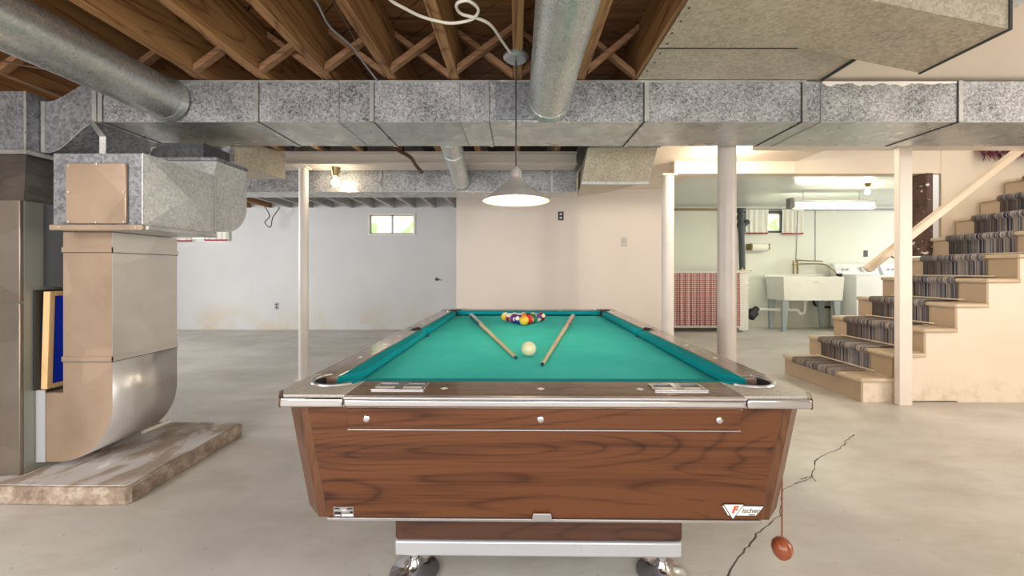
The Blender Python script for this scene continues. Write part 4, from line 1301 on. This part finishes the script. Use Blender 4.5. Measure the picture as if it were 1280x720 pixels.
def bare_bulb(x, y, zc, label, drop=0.03, r=0.03, mat='bulb'):
    t = thing('bare_bulb', (x, y, zc), label, 'bulb', 'bare ceiling bulbs')
    MB().lathe([(0.0005, zc - 0.0005), (0.05, zc - 0.0005), (0.047, zc - 0.012), (0.026, zc - drop), (0.0005, zc - drop)], (x, y, 0), 24).build('lampholder', 'brass', t)
    MB().lathe([(0.0005, zc - drop - 0.001), (0.014, zc - drop - 0.001), (0.016, zc - drop - 0.02), (r * 0.95, zc - drop - 0.05), (r, zc - drop - 0.066), (r * 0.8, zc - drop - 0.086), (0.0005, zc - drop - 0.097)], (x, y, 0), 20).build('bulb', mat, t)
    return t


bare_bulb(X(419, 3.93), 3.93, BZ, 'lit bare bulb under the pale beam in front of the far duct', 0.085, 0.036)
bare_bulb(1.96, 3.74, CEIL + 0.012, 'lit bare bulb on the cream ceiling behind the thick grey column', 0.03, mat='bulb_strong')
bare_bulb(X(1084.5, 5.5), 5.5, 2.219, 'lit bare bulb on the laundry ceiling above the fluorescent light', 0.05)

fl_ = thing('fluorescent_light', (4.6, 6.0, 2.0), 'twin tube fluorescent light hung under the laundry ceiling above the tub', 'lamp')
a_, b_ = X(987, 6.0), X(1091, 6.0)
MB().box(a_ + 0.03, b_, 5.93, 6.07, 2.04, 2.075).build('housing', 'fixture', fl_, 0.004)
MB().box(a_ - 0.02, a_ + 0.028, 5.95, 6.05, 1.955, 2.11).build('end_bracket', 'conduit', fl_)
for i in (-1, 1):
    MB().tube([(a_ + 0.05, 6.0 + i * 0.04, 1.985), (b_ - 0.02, 6.0 + i * 0.04, 1.985)], 0.02, 12).build('tube', 'tube', fl_)
MB().box(b_ - 0.03, b_, 5.93, 6.07, 1.955, 2.0395).build('end_cap', 'fixture', fl_)
MB().box(a_ + 0.029, a_ + 0.049, 5.94, 6.06, 1.96, 2.0395).build('end_cap', 'fixture', fl_)
for xx in (a_ + 0.2, b_ - 0.2):
    MB().tube([(xx, 6.0, 2.076), (xx, 6.0, 2.219)], 0.004, 6).build('hanger', 'conduit', fl_)

# ================================================================== CABLES AND PIPES OVERHEAD
def cable(pts, r, mat, name, label, cat='cable', kk=6):
    return tag(MB().tube(smooth_path(pts, kk), r, 8).build(name, mat), label, cat)


zc = CEIL - 0.012
def C(px, py, z=zc):
    d = (z - CAMZ) * F / (HY - py)
    return Vector((X(px, d), d, z))


cable([C(470, -20), C(488, 0), C(505, 10), C(525, 20), C(545, 26), C(566, 29), C(590, 24), C(598, 12), C(585, 1), C(571, 5), C(576, 17), C(600, 24), C(615, 33), C(628, 52), C(638, 66, zc - 0.006)], 0.0065, 'cable_white', 'electric_cable',
      'white electric cable with a loop running across the joists to the pendant lamp')
cable([C(380, -15), C(396, 3), C(412, 33), C(440, 58), C(455, 79), C(472, 101)], 0.005, 'conduit', 'thin_conduit', 'thin grey conduit angling across the joists to the main trunk')
cable([C(408, -10, zc - 0.002), C(430, 25, zc - 0.002), C(450, 62, zc - 0.018)], 0.0022, 'cable_dark', 'thin_wire', 'thin dark wire beside the grey conduit under the joists', 'wire')
cable([C(-10, 72), C(20, 80), C(60, 87), C(75, 88)], 0.005, 'rust_pipe', 'brown_cord', 'thin brown cord under the joists at far upper left', 'cord')
q0, q1, q2 = P(488, 182, 3.3), P(512, 196, 3.5), P(520, 207, 3.65)
cable([(-1.085, 3.05, 2.158), (-1.075, 3.12, 2.12), q0, q1, q2, P(528, 216, 3.72)], 0.016, 'rust_pipe', 'dark_pipe', 'dark brown bent pipe hanging between the trunk and the beam', 'pipe')
cable([P(331, 258, 7.0), P(337, 270, 7.0), P(331, 278, 7.0), P(338, 284, 7.0), P(341, 272, 7.0), P(348, 262, 7.0), P(349, 258, 7.0)], 0.008, 'cable_dark', 'wire_loop',
      'loose black wire loop hanging at the top of the grey wall', 'wire')

# ================================================================== WALL DETAILS
def wall_plate(px, py, d, mat, label, kind, dark=False):
    p = P(px, py, d)
    t = thing(kind, (p.x, d, p.z), label, 'outlet' if 'outlet' in kind else 'switch', world=False)
    MB().box(-0.038, 0.038, -0.007, -0.0005, -0.06, 0.06).build('cover_plate', mat, t, 0.002)
    for s in (-1, 1):
        MB().box(-0.016, 0.016, -0.010, -0.0072, s * 0.026 - 0.015, s * 0.026 + 0.015).build('socket', 'black' if dark else 'dial', t, 0.003)
    return t


wall_plate(701, 270, PW, 'black', 'black wall outlet on the pinkish wall, right of the pendant lamp', 'wall_outlet', False)
wall_plate(780, 302.5, PW, 'plate', 'grey wall outlet plate on the pinkish wall beside the white column', 'wall_outlet')
wall_plate(346, 382.5, BW, 'conduit', 'small dark outlet low on the grey wall left of the thin column', 'wall_outlet', True)
wall_plate(1082, 317, LW, 'iron', 'dark outlet on the laundry wall above the washing machine', 'wall_outlet', True)
t = thing('wall_hook', P(546, 349, BW), 'small black hook on the grey wall near its right corner', 'hook', world=False)
MB().lathe([(0.0005, -0.001), (0.03, -0.001), (0.03, -0.012), (0.0005, -0.012)], (0, 0, 0), 14, 'y').build('plate', 'iron', t)
MB().tube([(0, -0.01, 0), (0.03, -0.06, 0.0), (0.085, -0.07, -0.015)], 0.006, 8).build('prong', 'iron', t)

# curtains at the far left window
def curtain(name, x0, x1, y, z0, z1, mat, label, cat='curtain', waves=5, amp=0.025, trim=None, group=None):
    t = thing(name, ((x0 + x1) / 2, y, z0), label, cat, group)
    def fn(u, v):
        x = x0 + (x1 - x0) * u
        a = amp * (0.35 + 0.65 * (1 - v))
        ph = u * waves * 2 * math.pi
        return (x + 0.006 * math.sin(ph * 0.7 + v * 2), y + a * math.sin(ph) + a * 0.4 * math.sin(ph * 2.3 + 1), z0 + (z1 - z0) * v), (0, -1, 0)
    MB().sheet(fn, waves * 10, 6, 0.004).build('cloth', mat, t)
    if trim:
        def fn2(u, v):
            p, n = fn(u, 0)
            return (p[0], p[1] - 0.003, p[2] - 0.001 + 0.025 * v), (0, -1, 0)
        MB().sheet(fn2, waves * 10, 1, 0.008).build('trim_band', trim, t)
    return t


curtain('window_curtain', X(219, 7.17), X(240, 7.17), 7.17, Z(302, 7.17), Z(262, 7.17), 'curtain', 'left white curtain with red hem at the far left window', trim='curtain_trim', group='white curtains with red hems', waves=3)
curtain('window_curtain', X(256, 7.17), X(285, 7.17), 7.17, Z(301, 7.17), Z(262, 7.17), 'curtain', 'right white curtain with red hem at the far left window, beside the elbow duct', trim='curtain_trim', group='white curtains with red hems', waves=4, amp=0.016)

# ================================================================== LAUNDRY
yb = LW - 0.04
curtain('window_curtain', X(931, yb), X(959, yb), yb - 0.035, Z(292.5, yb), Z(262, yb), 'curtain', 'white curtain with red hem left of the laundry window', trim='curtain_trim', group='white curtains with red hems', waves=4, amp=0.016)
curtain('window_curtain', X(976, yb), X(1003, yb), yb - 0.035, Z(293, yb), Z(262, yb), 'curtain', 'white curtain with red hem right of the laundry window', trim='curtain_trim', group='white curtains with red hems', waves=4, amp=0.016)
# pipes along the top of the wall
pz = 2.155
single(MB().tube([(2.12, yb + 0.015, pz + 0.01), (X(905, yb), yb + 0.015, pz + 0.01)], 0.022, 12).build('brass_pipe', 'brass'), 'brownish horizontal pipe high on the laundry wall left of the thick column', 'pipe')
single(MB().tube([(X(932, yb), yb + 0.02, pz + 0.01), (8.29, yb + 0.02, pz + 0.01)], 0.018, 12).build('dark_pipe', 'conduit'), 'dark horizontal pipe along the top of the laundry back wall', 'pipe')
# cast iron stack
vp = thing('vent_stack', (X(925, 7.37), 7.37, 1.03), 'dark cast iron vent stack standing at the right end of the curtained counter', 'pipe')
vx = X(925.5, 7.38)
MB().tube([(vx + 0.03, 7.37, 1.035), (vx, 7.37, 2.14)], 0.05, 16).build('pipe', 'iron', vp)
for z, r in ((2.10, 0.085), (1.97, 0.07), (1.83, 0.075)):
    MB().tube([(vx, 7.37, z), (vx, 7.37, z + 0.07)], r, 16).build('hub', 'iron', vp)
MB().tube([(vx + 0.04, 7.35, 1.88), (vx + 0.12, 7.33, 1.93)], 0.045, 14).build('branch', 'iron', vp)
# counter with gingham curtain
ct = thing('curtained_counter', (3.2, 7.0, 0), 'white laundry counter with open front behind the white and grey columns', 'counter')
cy0 = 6.95
cl, cr = 2.35, X(935.5, cy0)
ctz = Z(339, cy0)
MB().box(cl, cr + 0.015, cy0 - 0.02, 7.30, ctz - 0.03, ctz).build('top', 'fixture', ct, 0.004)
MB().box(X(924, cy0), cr, cy0, cy0 + 0.04, 0.03, ctz - 0.031).build('stile', 'fixture', ct)
MB().box(cr - 0.02, cr, cy0 + 0.042, 7.30, 0.03, ctz - 0.031).build('side_panel', 'fixture', ct)
MB().box(cl, cl + 0.02, cy0, 7.30, 0.03, ctz - 0.031).build('side_panel', 'fixture', ct)
MB().box(cl + 0.021, X(924, cy0) - 0.001, cy0, 7.30, 0.075, 0.105).build('bottom_board', 'fixture', ct)
for xx in (cl + 0.05, cr - 0.05):
    MB().box(xx - 0.02, xx + 0.02, cy0 + 0.05, cy0 + 0.09, 0, 0.0745).build('foot', 'fixture', ct)
curtain('gingham_curtain', cl + 0.03, X(924, cy0) - 0.01, cy0 - 0.035, 0.11, ctz - 0.032, 'gingham', 'red and white gingham curtain closing the front of the laundry counter', waves=13, amp=0.032)
vt = thing('counter_tap', (X(932, 6.9), 6.93, ctz), 'small brass tap lying on the right end of the curtained counter', 'tap')
MB().tube([(X(925, 6.9), 6.95, ctz + 0.012), (X(942, 6.9), 6.95, ctz + 0.012)], 0.010, 8).build('spout', 'brass', vt)
MB().tube([(X(930, 6.9), 6.95, ctz + 0.012), (X(930, 6.9), 6.95, ctz + 0.05)], 0.010, 8).build('valve', 'brass', vt)
MB().box(X(928, 6.9), X(932, 6.9), 6.94, 6.96, ctz + 0.05, ctz + 0.06).build('handle', 'brass', vt)
# paper towel
pt = thing('paper_towel_roll', (X(948, yb), yb, Z(309, yb)), 'white paper towel roll on a wall holder under the laundry window', 'paper towel')
z_ = Z(309, 7.40)
MB().tube([(X(938, 7.4), 7.40, z_), (X(958, 7.4), 7.40, z_)], 0.075, 24).build('roll', 'curtain', pt)
MB().box(X(936.5, 7.4), X(937.8, 7.4), 7.32, 7.498, z_ - 0.05, z_ + 0.06).build('bracket', 'brass', pt)
MB().box(X(958.3, 7.4), X(959.3, 7.4), 7.32, 7.498, z_ - 0.05, z_ + 0.06).build('bracket', 'brass', pt)

# laundry tub
sk = thing('laundry_tub', (5.05, 7.2, 0), 'white fibreglass laundry tub on blue grey legs under the fluorescent light', 'sink')
sf, sb_ = 6.90, 7.40
sl, sr = X(979.5, sf), X(1056, sf)
zt3, zb3 = Z(346, sf), Z(376, sf)
ins = 0.05
tub = MB()
tw = 0.03
def ring_box(zA, zB, iA, iB):
    o = [Vector((sl + iA, sf + iA, zA)), Vector((sr - iA, sf + iA, zA)), Vector((sr - iA, sb_ - iA, zA)), Vector((sl + iA, sb_ - iA, zA))]
    p = [Vector((sl + iB, sf + iB, zB)), Vector((sr - iB, sf + iB, zB)), Vector((sr - iB, sb_ - iB, zB)), Vector((sl + iB, sb_ - iB, zB))]
    return o, p
o1, p1 = ring_box(zt3, zb3, 0.0, 0.02)
o2, p2 = ring_box(zt3, zb3 + 0.03, 0.03, 0.05)
vs = o1 + p1 + o2 + p2
fs = [(0, 1, 5, 4), (1, 2, 6, 5), (2, 3, 7, 6), (3, 0, 4, 7), (4, 5, 6, 7), (8, 9, 13, 12), (9, 10, 14, 13), (10, 11, 15, 14), (11, 8, 12, 15), (12, 13, 14, 15),
      (0, 1, 9, 8), (1, 2, 10, 9), (2, 3, 11, 10), (3, 0, 8, 11)]
tub.add(vs, fs).build('basin', 'fiberglass', sk, 0.008)
MB().box(sl - 0.015, sr + 0.015, sb_ + 0.001, sb_ + 0.03, zt3 - 0.04, zt3 + 0.04).build('backsplash', 'fiberglass', sk, 0.004)
MB().box((sl + sr) / 2 - 0.02, (sl + sr) / 2 + 0.08, sf - 0.004, sf + 0.008, zt3 - 0.10, zt3 - 0.085).build('emblem', 'dial', sk)
for xx in (sl + 0.06, sr - 0.10):
    for yy in (sf + 0.06, sb_ - 0.08):
        sgn = -1 if xx < 5 else 1
        MB().hexa([(xx - 0.055, yy - 0.03, zb3 - 0.002), (xx + 0.055, yy - 0.03, zb3 - 0.002), (xx + 0.055, yy + 0.03, zb3 - 0.002), (xx - 0.055, yy + 0.03, zb3 - 0.002)],
                  [(xx - 0.025 + sgn * 0.02, yy - 0.02, 0.0), (xx + 0.025 + sgn * 0.02, yy - 0.02, 0.0), (xx + 0.025 + sgn * 0.02, yy + 0.02, 0.0), (xx - 0.025 + sgn * 0.02, yy + 0.02, 0.0)]).build('leg', 'leg_grey', sk)
dr = thing('drain_pipe', (4.6, 7.2, 0.3), 'white plastic drain pipe with a trap bend below the laundry tub', 'pipe')
zd = Z(387, 7.25)
tx = X(1006, 7.2)
MB().tube(smooth_path([(tx, 7.2, zb3 - 0.003), (tx, 7.2, 0.36), (tx - 0.02, 7.2, 0.30), (tx - 0.07, 7.2, 0.285), (tx - 0.11, 7.2, 0.32), (tx - 0.14, 7.2, zd), (tx - 0.3, 7.2, zd), (X(947.2, 7.2), 7.2, zd + 0.01)], 5), 0.024, 12).build('pipe', 'pvc', dr)
MB().tube([(tx, 7.2, zb3 - 0.08), (tx, 7.2, zb3 - 0.02)], 0.034, 14).build('coupling', 'pvc', dr)
MB().tube([(tx, 7.2, 0.40), (tx, 7.2, 0.44)], 0.034, 14).build('coupling', 'pvc', dr)
a = P(946, 385, 7.2); b = P(937, 396, 7.15)
single(MB().tube([a, a.lerp(b, 0.4), a.lerp(b, 0.42), b], [0.05, 0.055, 0.085, 0.085], 16).build('black_drain_elbow', 'rubber'), 'black rubber drain elbow at the left end of the white drain pipe', 'pipe')
# faucet with supply risers
fa_ = thing('laundry_faucet', (X(1005, 7.3), 7.3, zt3), 'brass laundry faucet with thin supply pipes rising above the tub', 'faucet')
y_ = 7.36
xl, xr = X(994, y_), X(1019, y_)
zf = Z(330, y_)
MB().tube([(X(997.5, y_), y_, 2.13), (xl + 0.01, y_, zf + 0.02)], 0.009, 8).build('riser', 'conduit', fa_)
MB().tube([(xr, y_, 2.13), (xr, y_, zf + 0.05)], 0.009, 8).build('riser', 'conduit', fa_)
MB().tube([(xl, y_, zf + 0.07), (X(1028, y_), y_, zf + 0.05)], 0.011, 8).build('cross_pipe', 'brass', fa_)
MB().tube(smooth_path([(xl + 0.06, y_, zf), (X(1026, y_), y_, zf), (X(1029, y_), y_ - 0.15, zf - 0.06), (X(1034, y_), y_ - 0.25, zf - 0.2)], 5), 0.012, 8).build('spout', 'brass', fa_)
for q in (991, 996):
    MB().tube([(X(q, y_), y_ - 0.02, zt3 + 0.042), (X(q, y_), y_ - 0.02, zf + 0.06)], 0.016, 8).build('valve', 'brass', fa_)
    MB().box(X(q, y_) - 0.028, X(q, y_) + 0.028, y_ - 0.03, y_ - 0.01, zf - 0.02, zf).build('handle', 'brass', fa_)
MB().tube([(X(1032, y_), y_ - 0.25, zf - 0.19), (X(1037, y_), y_ - 0.27, zf - 0.20)], [0.02, 0.034], 10).build('hose_end', 'rubber', fa_)
single(MB().tube(smooth_path([(X(1017, 7.46), 7.46, 0.50), (X(1019, 7.46), 7.46, 0.42), (X(1027, 7.46), 7.46, 0.385), (X(1034, 7.46), 7.46, 0.38), (X(1046, 7.46), 7.46, 0.36)], 5), 0.022, 10).build('drain_hose', 'rubber'), 'black washer drain hose behind the right legs of the tub', 'hose')


def appliance(x0, x1, zt, label, nd):
    t = thing('washing_machine' if nd else 'clothes_dryer', ((x0 + x1) / 2, 7.1, 0), label, 'appliance')
    MB().box(x0, x1, 6.85, 7.42, 0.03, zt).build('cabinet', 'appliance', t, 0.012, seg=3)
    MB().box(x0 + 0.01, x1 - 0.01, 6.865, 7.24, zt + 0.0005, zt + 0.012).build('lid', 'appliance', t, 0.006)
    MB().hexa([(x0, 7.25, zt + 0.001), (x1, 7.25, zt + 0.001), (x1, 7.42, zt + 0.001), (x0, 7.42, zt + 0.001)],
              [(x0, 7.34, zt + 0.21), (x1, 7.34, zt + 0.21), (x1, 7.42, zt + 0.21), (x0, 7.42, zt + 0.21)]).build('control_panel', 'appliance', t, 0.006)
    for q, r in ((0.12, 0.02), (0.2, 0.02), (0.48, 0.05), (0.66, 0.03)):
        p = (x0 + q, 7.292, zt + 0.10)
        MB().tube([p, (p[0], p[1] - 0.035, p[2] + 0.012)], r, 16).build('dial', 'dial', t)
    for xx in (x0 + 0.06, x1 - 0.06):
        MB().lathe([(0.0005, 0), (0.025, 0), (0.025, 0.0295), (0.0005, 0.0295)], (xx, 6.92, 0), 12).build('foot', 'rubber', t)
    return t


appliance(5.70, 6.46, 0.965, 'white washing machine right of the laundry tub, behind the stairs', True)
appliance(6.52, 7.24, 0.965, 'white dryer half hidden behind the post and stairs', False)

for o in bpy.data.objects:
    if '_world' in o: del o['_world']
